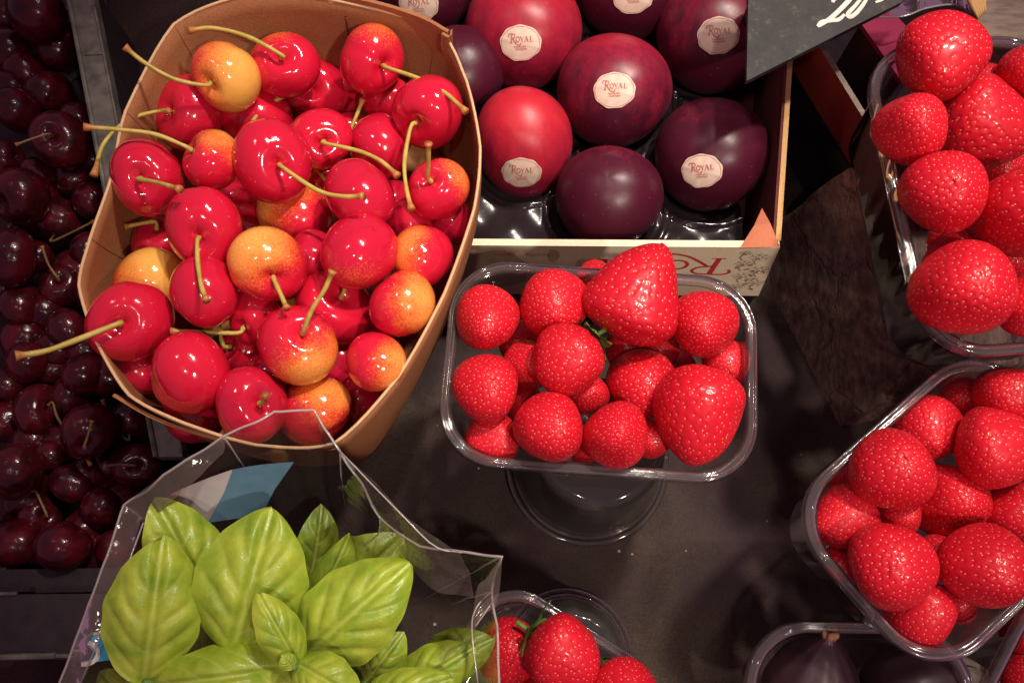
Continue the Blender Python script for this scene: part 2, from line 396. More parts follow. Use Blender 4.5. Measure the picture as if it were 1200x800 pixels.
# ------------------------------------------------------------------ piles: rest each round fruit on those already placed
class Item: pass
def settle(rows, ztop, dome, centre, R, floor):
    """rows are (px, py, diameter px, ...), topmost first; each fruit slides down its sight line until it touches no other"""
    placed = []
    for row in rows:
        it = Item(); it.row = row; px, py, d = row[:3]
        q = math.hypot(px - centre[0], py - centre[1]) / R
        z = ztop - dome * q * q - (1.5 if d <= 62 else 0.0)
        while True:
            C = at(px, py, z); r = cm(d, C) / 2
            if z - r <= floor: break
            if all((C - o.C).length >= 0.90 * (r + o.r) for o in placed): break
            z -= 0.04
        it.C = C; it.r = r; placed.append(it)
    return placed
def on_sphere(px, py, C, r):
    """point where the sight line through the pixel meets the sphere (or its nearest rim point)"""
    d = ray(px, py).normalized(); oc = C - CAM; t = oc.dot(d); foot = CAM + d * t
    h = (foot - C).length
    if h >= r * 0.985: return C + (foot - C).normalized() * r
    return foot - d * math.sqrt(r * r - h * h)
def frame(zdir, xdir):
    z = Vector(zdir).normalized(); x = Vector(xdir); x = x - z * x.dot(z)
    if x.length < 1e-3: x = z.orthogonal()
    x.normalize(); y = z.cross(x)
    return Matrix((x, y, z)).transposed().to_4x4()
def img_dir(deg, toward=0.0):
    a = math.radians(deg)
    return (RIGHT * math.cos(a) + UP * math.sin(a)) * (1 - toward) - FWD * toward

# ------------------------------------------------------------------ cherries
def cherry_mesh(k):
    nt_, nf = 40, 48; V = []; F = []
    g = np.random.default_rng(k)
    a1, a2, a3 = g.uniform(-.07, .07, 3); asp = g.uniform(.90, 1.0); ph = g.uniform(0, 6.28)
    for i in range(nt_ + 1):
        th = math.pi * i / nt_
        for j in range(nf):
            f = 2 * math.pi * j / nf
            r = 1 - 0.34 * math.exp(-(th / 0.34) ** 2) - .06 * math.exp(-(th / .7) ** 2) * math.cos(2 * f + ph) - 0.05 * math.exp(-((math.pi - th) / .35) ** 2)
            s = math.sin(th); r += 0.06 * s * math.cos(2 * f + ph) + .03 * math.sin(2 * th) * math.cos(f + 2 * ph) + a1 * s * math.cos(f) + a2 * s * math.sin(3 * f) * .4
            r -= 0.035 * math.exp(-(((f - 1.2 + math.pi) % (2 * math.pi) - math.pi) / .16) ** 2) * s ** .7   # suture line
            z = math.cos(th) * (asp if th > 1.57 else asp * 0.96) + .05 * s * math.sin(f + ph) * (th < 1.6)
            V.append((r * s * 1.02 * math.cos(f), r * s * 1.02 * math.sin(f), r * z))
    for i in range(nt_):
        for j in range(nf): F.append((i * nf + j, (i + 1) * nf + j, (i + 1) * nf + (j + 1) % nf, i * nf + (j + 1) % nf))
    return mesh('cherry', V, F)
CH = [cherry_mesh(k) for k in range(9)]
for c in CH: c.materials.append(M['cherry'])
DCH = [cherry_mesh(k + 20) for k in range(7)]
for c in DCH: c.materials.append(M['dark_cherry'])

def add_stem(o, C, r, path, rise, material, rad=0.075, knob=True):
    P0 = on_sphere(path[0][0], path[0][1], C, r)
    start = C + (P0 - C) * 0.68
    pts = [start]
    n = len(path)
    L = 0
    for i, q in enumerate(path):
        z = P0.z + (rise * i / max(n - 1, 1) if len(q) < 3 else q[2])
        p = P0 if i == 0 else at(q[0], q[1], z)
        pts.append(p)
    S = spline(pts, 30); m = len(S)
    radii = []
    for i in range(m):
        u = i / (m - 1); w = rad * (1.0 + .35 * math.exp(-(u / .06) ** 2))
        if knob: w *= 1 + 1.1 * math.exp(-((1 - u) / .05) ** 2)
        radii.append(w * (1 + .08 * math.sin(u * 17)))
    V, F = tube(S, radii, 8)
    inv = parent_matrix(o).inverted()
    me = mesh('stem', [inv @ v for v in V], F)
    at_ = me.attributes.new('along', 'FLOAT', 'POINT')
    at_.data.foreach_set('value', [min(1, (i // 8) / (m - 1)) for i in range(len(V))])
    return link('stem', me, material, o)

PUN = 'red and yellow cherries in the cardboard punnet'
# (px, py, dia, blush 0-1, darkness, blush angle, stem path, stem rise, label)
cherries = [
 (152,377,90,.10,.1,0,[(136,380),(80,402),(50,412),(18,417)],1.2,'red cherry with a thick pale stem pointing left past the punnet edge'),
 (172,208,80,.22,.2,330,[(162,210),(185,214),(211,222)],1.3,'glossy red cherry with a short stem at the left wall of the punnet'),
 (320,188,88,.05,.15,0,[(331,196),(370,222),(400,230),(426,230)],.9,'large oval red cherry whose stem lies across the red cherry to its lower right'),
 (502,130,82,.12,.1,60,[(481,150),(474,190),(476,220),(482,245)],.9,'red cherry with a deep dimple whose stem hangs down beside the right wall'),
 (237,268,86,.05,.1,0,[(231,284),(232,310),(236,335),(242,352)],1.0,'red cherry whose stem hangs straight down over the cherry below it'),
 (436,72,73,.35,.0,50,[(455,80),(490,92),(520,108),(546,131)],1.0,'round red cherry with small yellow mark, its thin stem crossing the right edge'),
 (349,404,88,.58,.0,330,[(357,384),(366,362),(380,340),(390,317)],1.4,'large red cherry speckled yellow on its lower right with a kinked brown stem'),
 (223,438,92,.02,.0,0,None,0,'large plain red cherry without stem near the lower left wall'),
 (421,297,88,.25,.25,280,None,0,'broad red cherry with a faint yellow lower edge above the heart shaped one'),
 (314,310,84,.66,.0,110,[(323,332),(329,345),(336,361)],.6,'orange yellow cherry in the middle with a stub of stem below'),
 (265,90,74,.86,.0,330,[(240,100),(205,93),(170,74),(146,55)],1.5,'pale yellow cherry at the top left with a long stem over the edge'),
 (333,76,74,.40,.0,110,[(329,64),(290,43),(250,33),(221,36)],.8,'orange red cherry at the top with a long arching stem ending in a brown knob'),
 (368,102,74,.42,.0,190,[(360,103),(325,117),(300,137),(282,173)],1.1,'red cherry with orange dimple and a long stem curving down to the left'),
 (247,189,70,.55,.0,120,[(214,170),(180,157),(140,152),(98,149)],1.2,'red cherry covered in yellow russet speckles with a stem reaching the left edge'),
 (421,228,80,.05,.35,0,None,0,'dark pink cherry lying under the tip of another cherry stem'),
 (513,222,68,.42,.0,40,[(501,208),(502,190),(502,168)],1.6,'round red cherry with an upright stub of stem against the right wall'),
 (294,474,82,.05,.35,0,[(309,472),(310,467),(311,463)],.5,'deep pink cherry with a tiny stem stub at the front wall'),
 (369,480,80,.50,.0,50,None,0,'red cherry with yellow top at the front corner of the punnet'),
 (440,424,68,.58,.0,15,None,0,'round red cherry with yellow right side nearest the front right wall'),
 (472,357,72,.58,.0,20,None,0,'red cherry with yellow russet cheek beside the lower right wall'),
 (393,362,86,.15,.05,270,[(403,342),(407,322),(411,302)],1.0,'heart shaped red cherry with upright stem in its notch'),
 (240,343,78,.03,.2,0,None,0,'dark red round cherry below the tip of a hanging stem'),
 (220,133,80,.02,.3,0,[(187,130),(150,141),(122,168),(110,206)],1.0,'red cherry with a stem curling down outside the left edge'),
 (346,252,82,.76,.0,150,None,0,'yellow cherry with red shoulder in the centre of the pile'),
 (176,333,80,.80,.0,40,None,0,'yellow cherry with red rim at the left wall'),
 (496,300,72,.48,.0,150,None,0,'orange red cherry beside the right wall under the stub stemmed one'),
 (447,172,76,.05,.35,0,None,0,'dark red cherry between a thin diagonal stem and a hanging stem'),
 (376,163,68,.15,.0,190,[(381,168),(420,177),(445,188),(466,206)],.9,'small red cherry with a thin stem running to the lower right'),
 (300,138,80,.10,.0,110,None,0,'red cherry tucked above the large oval one'),
 (300,372,64,.05,.05,0,[(278,390),(240,389),(200,388)],.4,'red cherry in the lower middle whose stem lies level to the left'),
 (284,266,64,.05,.0,0,None,0,'red cherry half hidden to the right of the straight stemmed one'),
 (286,408,58,.03,.1,0,[(262,405),(258,390),(256,372)],.4,'small red cherry in the lower middle below a level stem'),
 (404,102,62,.05,.15,0,None,0,'red cherry half hidden under the small yellow marked one'),
 (455,118,58,.15,.0,0,None,0,'red cherry peeping out behind the deep dimpled one'),
 (231,92,54,.65,.0,100,[(227,72),(223,55),(219,38)],.6,'orange cherry behind the pale yellow one at the upper left wall'),
 (392,215,60,.20,.1,0,[(384,214),(374,202),(361,189)],.4,'red cherry under the crossing stems in the middle'),
 (410,160,52,.05,.3,0,[(408,158),(416,140),(425,117)],.4,'small dark cherry with a short stem between the upper cherries'),
 (347,338,62,.60,.0,100,None,0,'orange cherry deep below the central yellow ones'),
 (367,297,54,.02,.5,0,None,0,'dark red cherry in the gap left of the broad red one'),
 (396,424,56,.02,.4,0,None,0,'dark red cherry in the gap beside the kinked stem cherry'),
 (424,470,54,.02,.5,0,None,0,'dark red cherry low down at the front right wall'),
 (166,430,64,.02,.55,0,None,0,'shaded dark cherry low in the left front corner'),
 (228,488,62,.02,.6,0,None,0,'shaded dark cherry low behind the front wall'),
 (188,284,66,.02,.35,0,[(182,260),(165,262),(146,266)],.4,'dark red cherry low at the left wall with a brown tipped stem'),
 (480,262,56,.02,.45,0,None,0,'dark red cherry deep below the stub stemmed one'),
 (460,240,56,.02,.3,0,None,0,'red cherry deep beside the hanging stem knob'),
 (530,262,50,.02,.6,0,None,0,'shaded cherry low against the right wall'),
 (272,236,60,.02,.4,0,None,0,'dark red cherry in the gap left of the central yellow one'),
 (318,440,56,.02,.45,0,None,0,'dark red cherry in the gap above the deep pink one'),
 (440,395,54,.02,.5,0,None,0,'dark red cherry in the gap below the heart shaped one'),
]
PZ = 13.5; PB = 7.6
for i, it in enumerate(settle([(c_[0], c_[1], c_[2] * 1.05) + c_[3:] for c_ in cherries], 13.6, 1.0, (325, 290), 230, PB + .2)):
    px, py, d, bl, dk, ba, path, rise, lab = it.row
    C, r = it.C, it.r
    if path: zd = on_sphere(path[0][0], path[0][1], C, r) - C
    else: zd = Vector((rng.uniform(-1, 1), rng.uniform(-1, 1), rng.uniform(-1.2, -.2)))
    xd = img_dir(ba, .45)
    o = link('cherry', CH[i % 9], None, None, Matrix.Translation(C) @ frame(zd, xd) @ Matrix.Scale(r, 4))
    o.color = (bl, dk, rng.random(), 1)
    tag(o, lab, 'cherry', PUN)
    if path: add_stem(o, C, r, path, rise, M['stem'], 0.105 if 'thick' in lab else 0.085)

DG = 'dark cherries in the black plastic crate'
dark = [
 (70,165,74,[(57,157),(40,162),(18,170)],.6,'dark cherry with a slanting green stem, nearest below the empty patch of the crate'),
 (24,232,78,None,0,'large wrinkled dark cherry with a split skin at the left edge'),
 (45,18,78,None,0,'dark cherry with a long streak of light at the top left corner'),
 (15,302,72,None,0,'shiny dark cherry below the wrinkled one at the left edge'),
 (72,335,54,[(68,326),(57,310),(49,288)],.8,'dark cherry with ringed dimple and a stem rising to a forked knob'),
 (70,258,64,[(60,283),(85,272),(111,259)],.6,'dark cherry above the forked stem knob'),
 (105,505,72,[(98,525),(103,510),(108,492)],.5,'reddish dark cherry under crossing stems near the lower rail'),
 (45,480,66,[(62,472),(68,490),(88,518),(107,545)],.6,'dark cherry with a long thin stem running down to the right'),
 (16,552,74,None,0,'large red glinting dark cherry at the left edge above the front rail'),
 (76,640,70,None,0,'dark cherry closest to the front rail with a bright spot'),
 (160,545,60,[(158,545),(140,544),(122,546)],.7,'dark cherry with a pale stem between the crate rail and the cellophane'),
 (20,636,66,None,0,'dark cherry in the bottom left corner of the crate'),
 (120,596,58,None,0,'dark cherry with a white glint beside the cellophane sleeve'),
 (100,438,60,None,0,'dark cherry straight below the thick pale stem of the punnet cherry'),
 (28,360,62,None,0,'dark cherry with faint bloom at the left edge, level with the lower punnet bulge'),
 (20,130,66,None,0,'dark cherry at the left edge above the slanting green stem'),
 (10,62,60,None,0,'dark cherry with broken highlights under the top left corner'),
 (82,388,60,None,0,'dark cherry beside the lower left bulge of the punnet'),
 (155,492,52,[(150,516),(134,500),(120,468)],.6,'dark cherry at the end of the rail under the punnet corner'),
 (84,566,54,None,0,'small dark cherry with a red glint in the lower middle of the crate'),
 (112,236,54,None,0,'dark cherry close against the crate rail and the punnet'),
 (107,292,50,None,0,'dark cherry squeezed beside the upper bulge of the punnet'),
 (8,188,52,None,0,'dark cherry half cut by the photo edge between two larger ones'),
 (48,604,54,[(55,604),(48,588),(40,570)],.4,'dark cherry with a short brown stem low in the crate'),
 (10,492,56,None,0,'dark cherry at the left edge above the red glinting one'),
 (32,424,60,None,0,'dark cherry under the tip of the thick pale stem'),
 (128,545,46,None,0,'small dark cherry behind the pale stemmed one'),
 (62,430,50,None,0,'dark cherry in the gap right of the pale stem tip'),
 (135,645,54,None,0,'dark cherry behind the lower part of the cellophane sleeve'),
 (8,594,48,None,0,'dark cherry at the left edge below the red glinting one'),
 (110,185,48,None,0,'dark cherry under the curled stem end of the punnet cherry'),
 (48,205,50,None,0,'dark cherry deep between the wrinkled one and the green stemmed one'),
 (40,398,50,None,0,'deep dark cherry above the pale stem tip'),
 (60,535,46,None,0,'deep dark cherry between two thin stems'),
 (140,430,52,None,0,'dark cherry half under the front corner of the punnet'),
 (42,300,44,None,0,'deep dark cherry below the forked stem knob'),
 (92,650,40,None,0,'deep dark cherry beside the one nearest the front rail'),
 (160,600,44,None,0,'dark cherry seen through the top left fold of the cellophane'),
 (-20,90,60,None,0,'dark cherry outside the left edge of the picture'),
]
dark = [(d[0], d[1], d[2] * .90) + d[3:] for d in dark if d[0] > 0]
DEEP = 'dark cherry sunk in deep shadow between others in the black plastic crate'
taken = [(d[0], d[1]) for d in dark]
deep = []
for px, py in ((30,88),(58,110),(92,150),(86,205),(20,268),(50,238),(90,318),(8,335),(55,365),(108,340),(28,395),(66,408),(10,455),(80,468),(125,440),(130,505),(38,520),(75,520),(40,560),(108,560),(140,585),(30,590),(100,620),(48,640),(118,650),(8,20),(15,110),(98,405),(72,60),(82,20),(150,640),(4,660)):
    deep.append((px, py, 54, None, 0, DEEP))
dark += deep
for i, it in enumerate(settle(dark, 5.6, 0.0, (60, 350), 300, 2.4)):
    px, py, d, path, rise, lab = it.row
    C, r = it.C, it.r
    zd = (on_sphere(path[0][0], path[0][1], C, r) - C) if path else Vector((rng.uniform(-1, 1), rng.uniform(-1, 1), rng.uniform(-1, .6)))
    o = link('dark_cherry', DCH[i % 7], None, None, Matrix.Translation(C) @ frame(zd, img_dir(rng.uniform(0, 360), .2)) @ Matrix.Scale(r, 4))
    tag(o, lab, 'cherry', DG if lab != DEEP else 'dark cherries sunk in shadow in the black plastic crate')
    if path: add_stem(o, C, r, path, rise, M['dark_stem'], 0.06)

# ------------------------------------------------------------------ black crate of dark cherries (left)
cr = empty('plastic_crate', at(40, 350, 0.1))
tag(cr, 'black plastic crate full of dark cherries with a scuffed grey side rail', 'crate')
RZ = 7.3
def strip(a, b, c, d, z1, z0):   # quad in pixels at height z1, solid down to z0
    return prism([at(*a, z1), at(*b, z1), at(*c, z1), at(*d, z1)], z0, z1)
wpart('side_rail', *strip((73, -30), (103, -30), (214, 535), (180, 535), RZ, RZ - .9), M['rail_plastic'], cr)
wpart('side_wall', *merge(strip((84, -30), (100, -30), (209, 533), (190, 533), RZ - .92, 0.2)), M['crate_plastic'], cr)
lip = [at(73, -30, RZ), at(180, 535, RZ)]
wpart('rail_lip', *merge(tube([lip[0] + Vector((.1, 0, .02)), lip[1] + Vector((.1, 0, .02))], .12, 8),
                         tube([at(103, -30, RZ + .02), at(213, 530, RZ + .02)], .07, 8),
                         prism([at(99, 62, RZ), at(121, 61, RZ), at(121.6, 64.5, RZ), at(99.6, 65.5, RZ)], RZ - .3, RZ + .06)), M['rail_plastic'], cr)
wpart('front_rail', *strip((-60, 697), (205, 694), (225, 770), (-60, 774), RZ - .3, RZ - 1.0), M['crate_plastic'], cr)
wpart('front_lip', *merge(tube([at(-60, 771, RZ - .2), at(65, 768, RZ - .2)], .13, 8), tube([at(65, 768.3, RZ - .25), at(220, 766, RZ - .25)], .09, 8),
                          tube([at(-60, 697, RZ - .25), at(20, 695, RZ - .25)], .08, 8)), M['rail_plastic'], cr)
wpart('front_wall', *merge(strip((-60, 668), (200, 664), (203, 692), (-60, 696), RZ - 1.9, 0.2), strip((-60, 765), (215, 762), (222, 770), (-60, 773), RZ - 1.02, 0.2)), M['crate_plastic'], cr)
# slots in the inner front wall
wpart('wall_slots', *merge(*[strip((x, 688), (x + 55, 687), (x + 55, 693), (x, 694), RZ - 1.4, RZ - 1.85) for x in (-20, 55, 130)]), M['black_plastic'], cr)
wpart('floor', *strip((-140, -120), (110, -120), (215, 700), (-140, 700), 2.2, 2.0), M['crate_plastic'], cr)
gr = []
for k in range(0):
    a = at(-100 + k * 26, -40, 2.35); b = a + Vector((5.5, -9.5, 0)); gr.append(tube([a, b], .20, 6))
    a2 = at(-100 + k * 26, 130, 2.45); b2 = a2 + Vector((6.5, 8.5, 0)); gr.append(tube([a2, b2], .22, 6))
for p in ([(38, 62), (52, 70), (68, 84), (88, 96)], [(66, 82), (76, 66), (84, 52)], [(58, 78), (62, 100), (60, 118)], [(84, 92), (100, 78), (112, 60)], [(10, 96), (30, 84), (42, 66)], [(88, 96), (98, 116), (112, 130)]):
    gr.append(tube(spline([at(x, y, 2.5) for x, y in p], 10), .26, 8))
wpart('floor_grid', *merge(*gr), M['grid_plastic'], cr, True)

# ------------------------------------------------------------------ cardboard punnet
pun = empty('cardboard_punnet', at(340, 330, PB))
tag(pun, 'brown kraft cardboard punnet heaped with red and yellow cherries', 'punnet')
# (rim px, rim py, rim z, base px, base py)
ring = [(203,28,13.6,285,170),(285,-6,13.7,330,150),(385,-2,13.7,395,140),(512,32,13.5,490,150),(548,95,13.4,530,200),(564,172,13.4,547,250),
        (557,245,13.4,545,292),(522,345,13.4,518,385),(468,442,13.4,472,478),(392,521,13.4,430,537),(300,523,13.5,352,545),(212,496,13.5,270,520),
        (150,464,13.5,212,478),(112,402,13.6,185,430),(91,335,13.7,178,370),(104,280,13.7,182,320),(130,205,13.6,205,265),(146,130,13.6,235,215)]
nr = len(ring)
def closed(P, n):
    Q = [Vector(p) for p in P]; out = []
    for i in range(len(Q)):
        a, b, c, d = Q[i - 1], Q[i], Q[(i + 1) % len(Q)], Q[(i + 2) % len(Q)]
        for k in range(n):
            t = k / n
            cr_ = 0.5 * ((2 * b) + (c - a) * t + (2 * a - 5 * b + 4 * c - d) * t * t + (3 * b - a - 3 * c + d) * t ** 3)
            out.append(cr_.lerp(b.lerp(c, t), .35))
    return out
rimw = closed([at(a, b, z) for a, b, z, _, _ in ring], 6)
basew = closed([at(c, d, PB) for _, _, _, c, d in ring], 6)
cen = sum(basew, Vector()) / len(basew)
def wall_loft(lo, hi, th, n=8, bulge=.25):
    """double-skinned wall between two loops"""
    V = []; F = []; m = len(lo)
    for skin in (0, 1):
        for k in range(n + 1):
            u = k / n
            for i in range(m):
                p = lo[i].lerp(hi[i], u); out = Vector((p.x - cen.x, p.y - cen.y, 0)).normalized()
                p = p + out * (bulge * math.sin(math.pi * u) - skin * th)
                V.append(p)
    s = (n + 1) * m
    for k in range(n):
        for i in range(m):
            j = (i + 1) % m
            F.append((k * m + i, k * m + j, (k + 1) * m + j, (k + 1) * m + i))
            F.append((s + k * m + i, s + (k + 1) * m + i, s + (k + 1) * m + j, s + k * m + j))
    t = n * m
    for i in range(m):
        j = (i + 1) % m; F.append((t + i, t + j, s + t + j, s + t + i)); F.append((i, s + i, s + j, j))
    return V, F
wpart('wall', *wall_loft(basew, rimw, .10), M['kraft'], pun, True)
wpart('base', *prism([p + (cen - p) * .01 for p in basew], PB - .02, PB + .08), M['kraft'], pun)
# rim: pale cut edge of the board
rp = [p + Vector((p.x - cen.x, p.y - cen.y, 0)).normalized() * (-.05) for p in rimw]
wpart('cut_edge', *tube(rp + [rp[0]], .065, 6, False), M['kraft_edge'], pun, True)
for i in (0, 3 * 6, 9 * 6, 11 * 6, 15 * 6, 17 * 6):
    P = [basew[i].lerp(rimw[i], .25 + .74 * t / 8) for t in range(9)]
    P = [p - Vector((p.x - cen.x, p.y - cen.y, 0)).normalized() * (.075 - .24 * math.sin(math.pi * (.25 + .74 * t / 8))) for t, p in enumerate(P)]
    wpart('fold_crease', *tube(P, .04, 5), M['kraft_dark'], pun, True)
# overlapping flap outside the far right wall and the folded front strip
def flap(px_pts, z_hi, drop, th, name, lean=0.0):
    top = spline([at(x, y, z_hi) for x, y in px_pts], 24); V = []; F = []
    m = len(top)
    for skin in (0, 1):
        for k in range(2):
            for i, p in enumerate(top):
                out = Vector((p.x - cen.x, p.y - cen.y, 0)).normalized()
                end = 1 - .5 * max(0, (i / (m - 1) - .9) / .1) ** 2
                V.append(p + out * (skin * th - k * lean) + Vector((0, 0, -drop * k * end)))
    for i in range(m - 1):
        F += [(i, i + 1, m + i + 1, m + i), (2 * m + i, 3 * m + i, 3 * m + i + 1, 2 * m + i + 1), (i, 2 * m + i, 2 * m + i + 1, i + 1), (m + i, m + i + 1, 3 * m + i + 1, 3 * m + i)]
    F += [(0, m, 3 * m, 2 * m), (m - 1, 3 * m - 1, 4 * m - 1, 2 * m - 1)]
    return wpart(name, V, F, M['kraft'], pun, False)
flap([(270,-10),(350,-12),(430,2),(490,20),(524,38)], 13.95, 3.2, .14, 'side_flap', .3)
flap([(528,36),(526,44),(517,40)], 13.9, 1.2, .12, 'flap_tip', .1)
flap([(134,461),(180,487),(240,508),(320,526),(392,523)], 13.15, 3.4, .12, 'front_strip', .4)
# score line and punched slot on the inner back wall
wpart('score_line', *merge(tube(spline([at(382,-2,13.5), at(403,18,13.0), at(408,42,12.2)], 10), .035, 5), tube(spline([at(404,20,13.0), at(430,12,13.2), at(480,20,13.3), at(505,32,13.35)], 12), .03, 5)), M['wall_card'], pun, True)

# ------------------------------------------------------------------ strawberries
def berry_mesh(k, cone):
    g = np.random.default_rng(k + 50)
    nth, nph = 150, 270
    n = 430
    i = np.arange(n) + .5
    sth = np.arccos(1 - 2 * i / n); sph = np.pi * (1 + 5 ** .5) * i
    sth += g.normal(0, .035, n); sph += g.normal(0, .06, n)
    S = np.stack([np.sin(sth) * np.cos(sph), np.sin(sth) * np.sin(sph), np.cos(sth)], 1)
    th = np.linspace(0.0, np.pi, nth + 1); ph = np.linspace(0, 2 * np.pi, nph, endpoint=False)
    T, P = np.meshgrid(th, ph, indexing='ij')
    D = np.stack([np.sin(T) * np.cos(P), np.sin(T) * np.sin(P), np.cos(T)], -1).reshape(-1, 3)
    ds = np.sqrt(np.maximum(0, ((D[:, None, :] - S[None]) ** 2).sum(-1)).min(1)) if D.shape[0] < 6000 else None
    if ds is None:
        ds = np.concatenate([np.sqrt((((D[a:a + 3000, None, :] - S[None]) ** 2).sum(-1)).min(1)) for a in range(0, D.shape[0], 3000)])
    ct = D[:, 2]; w = .97 - cone * ct; zz = np.where(ct > 0, ct * (1 + cone * .8), ct * .86)
    lump = 1 + .030 * np.sin(2 * P.ravel() + g.uniform(0, 6)) + .045 * np.sin(T.ravel() * 2 + g.uniform(0, 6)) * np.sin(P.ravel() + g.uniform(0, 6)) + .045 * np.sin(3 * P.ravel() + g.uniform(0, 6)) * np.sin(T.ravel()) + .03 * np.sin(4 * T.ravel() + P.ravel())
    dim = .008 * np.cos(np.clip(ds / .090, 0, 1) * np.pi) * -1       # pillow between seeds
    seed = np.exp(-(ds / .0205) ** 2)
    rr = (1 + dim + .010 * seed) * lump
    V = np.stack([D[:, 0] * w * rr, D[:, 1] * w * rr, zz * (1 + dim + .010 * seed) * (1 + .02 * np.sin(P.ravel()))], 1)
    A, B = np.meshgrid(np.arange(nth), np.arange(nph), indexing='ij'); B2 = (B + 1) % nph
    F = np.stack([A * nph + B, (A + 1) * nph + B, (A + 1) * nph + B2, A * nph + B2], -1).reshape(-1, 4)
    me = mesh('strawberry', V.tolist(), F.tolist())
    at_ = me.attributes.new('seed', 'FLOAT', 'POINT'); at_.data.foreach_set('value', seed.astype(np.float32))
    me.materials.append(M['berry'])
    return me
BM = [berry_mesh(0, .10), berry_mesh(1, .18), berry_mesh(2, .05), berry_mesh(3, .33), berry_mesh(4, .13), berry_mesh(5, .22)]
def calyx(o):
    V = []; F = []
    for k in range(8):
        a = 2 * math.pi * k / 8 + .2; L = .75 + .2 * math.sin(k * 2.3); b = len(V)
        u = Vector((math.cos(a), math.sin(a), 0)); v = Vector((-u.y, u.x, 0))
        for s in range(6):
            t = s / 5; wd = .22 * math.sin(math.pi * (t * .85 + .12)); zc = -.90 - .05 * t + .28 * t * t * (1 if k % 2 else .2)
            V += [u * (L * t) + v * wd + Vector((0, 0, zc)), u * (L * t) + Vector((0, 0, zc - .06)), u * (L * t) - v * wd + Vector((0, 0, zc))]
        for s in range(5):
            q = b + 3 * s; F += [(q, q + 3, q + 4, q + 1), (q + 1, q + 4, q + 5, q + 2)]
    tv, tf = tube([(0, 0, -.88), (.05, .02, -1.15), (.12, .03, -1.35)], .07, 7); o_ = len(V)
    V += tv; F += [tuple(i + o_ for i in f) for f in tf]
    return link('calyx', mesh('calyx', V, F), M['calyx'], o)
def strawberries(rows, ztop, dome, centre, R, floor, group):
    for i, it in enumerate(settle(rows, ztop, dome, centre, R, floor)):
        px, py, d, tip, asp, opts, lab = it.row
        C, r = it.C, it.r
        if tip is None: zd = img_dir(rng.uniform(0, 360), rng.uniform(.58, .9))
        else: zd = img_dir(tip, .25 if 'flat' not in opts else .08)
        k = 3 if 'cone' in opts else (0, 1, 2, 4, 5)[i % 5]
        Sx = Matrix.Diagonal((r, r, r * asp, 1))
        o = link('strawberry', BM[k], None, None, Matrix.Translation(C) @ frame(zd, img_dir(rng.uniform(0, 360), .5)) @ Sx)
        tag(o, lab, 'strawberry', group)
        if 'leaf' in opts: calyx(o)

A_rows = [
 (744,352,114,66,1.0,'cone flat','large cone shaped strawberry whose tip rises over the rim of the middle tray'),
 (819,478,104,265,1.12,'flat','biggest rounded strawberry in the right end of the middle tray'),
 (668,421,88,222,1.0,'leaf','strawberry in the centre of the middle tray with green leaf showing at its upper right'),
 (752,451,86,None,1.0,'','round strawberry right of centre in the middle tray'),
 (571,374,75,None,1.0,'','round strawberry in the upper left corner of the middle tray'),
 (648,355,83,None,1.0,'','round strawberry left of the cone shaped one in the middle tray'),
 (825,380,79,None,1.0,'','round strawberry in the upper right corner of the middle tray'),
 (571,455,82,None,1.0,'','round strawberry at the left end of the middle tray below the corner one'),
 (644,501,84,None,1.0,'','strawberry at the front rim of the middle tray, second from the left end'),
 (721,508,78,None,1.0,'','strawberry at the front rim of the middle tray above the clear cup'),
 (578,512,64,200,1.0,'','shaded strawberry low in the lower left corner of the middle tray'),
 (618,428,58,None,1.0,'','strawberry half hidden behind the leafy one in the middle tray'),
 (764,514,46,None,1.0,'','small strawberry deep between the front ones of the middle tray'),
 (775,408,44,None,1.0,'','small strawberry deep under the cone shaped one in the middle tray'),
 (735,410,52,255,1.0,'leaf','strawberry buried below the cone shaped one with its green leaf cap showing'),
 (688,462,52,None,1.0,'','strawberry buried in the dark middle gap of the centre tray'),
 (612,470,50,None,1.0,'','strawberry buried between the left ones of the middle tray'),
 (850,425,56,None,1.0,'','strawberry buried at the right wall of the middle tray'),
 (688,520,46,None,1.0,'','small strawberry buried behind the middle front rim of the middle tray'),
 (700,330,50,None,1.0,'','strawberry buried at the far wall behind the cone shaped one'),
 (608,400,52,None,1.0,'','strawberry buried between the four left ones of the middle tray'),
 (790,430,48,None,1.0,'','strawberry buried behind the biggest rounded one of the middle tray'),
]
strawberries(A_rows, 12.5, .6, (705, 430), 190, 7.3, 'strawberries in the middle clear tray')
B_rows = [
 (1100,67,104,20,1.0,'','strawberry heaped on top at the far left corner of the upper right tray'),
 (1148,143,108,330,1.0,'','large wet strawberry in the upper middle of the upper right tray'),
 (1104,225,98,None,1.0,'','round strawberry with a wet glint at the left side of the upper right tray'),
 (1130,337,116,None,1.04,'','largest strawberry in the near corner of the upper right tray'),
 (1202,245,108,None,1.0,'','strawberry cut by the right photo edge in the middle of the upper right tray'),
 (1210,85,70,None,1.0,'leaf','strawberry cut by the right photo edge at the far end of the upper right tray'),
 (1068,150,84,None,1.0,'','shaded strawberry below the heaped one against the left wall of the upper right tray'),
 (1206,358,74,None,1.0,'','strawberry cut by the right photo edge at the near end of the upper right tray'),
 (1150,100,54,None,1.0,'','strawberry hidden behind the large wet one in the upper right tray'),
 (1118,312,66,None,1.0,'','strawberry hidden behind the largest one in the upper right tray'),
 (1172,190,60,None,1.0,'','strawberry buried under the large wet one at the right of the upper right tray'),
 (1118,282,58,None,1.0,'','strawberry buried at the left wall below the wet glinting one of the upper right tray'),
 (1185,300,60,None,1.0,'','strawberry buried behind the near right one of the upper right tray'),
 (1160,270,60,None,1.0,'','strawberry buried in the gap at the middle of the upper right tray'),
]
strawberries(B_rows, 15.0, .3, (1130, 220), 190, 9.6, 'strawberries in the upper right clear tray')
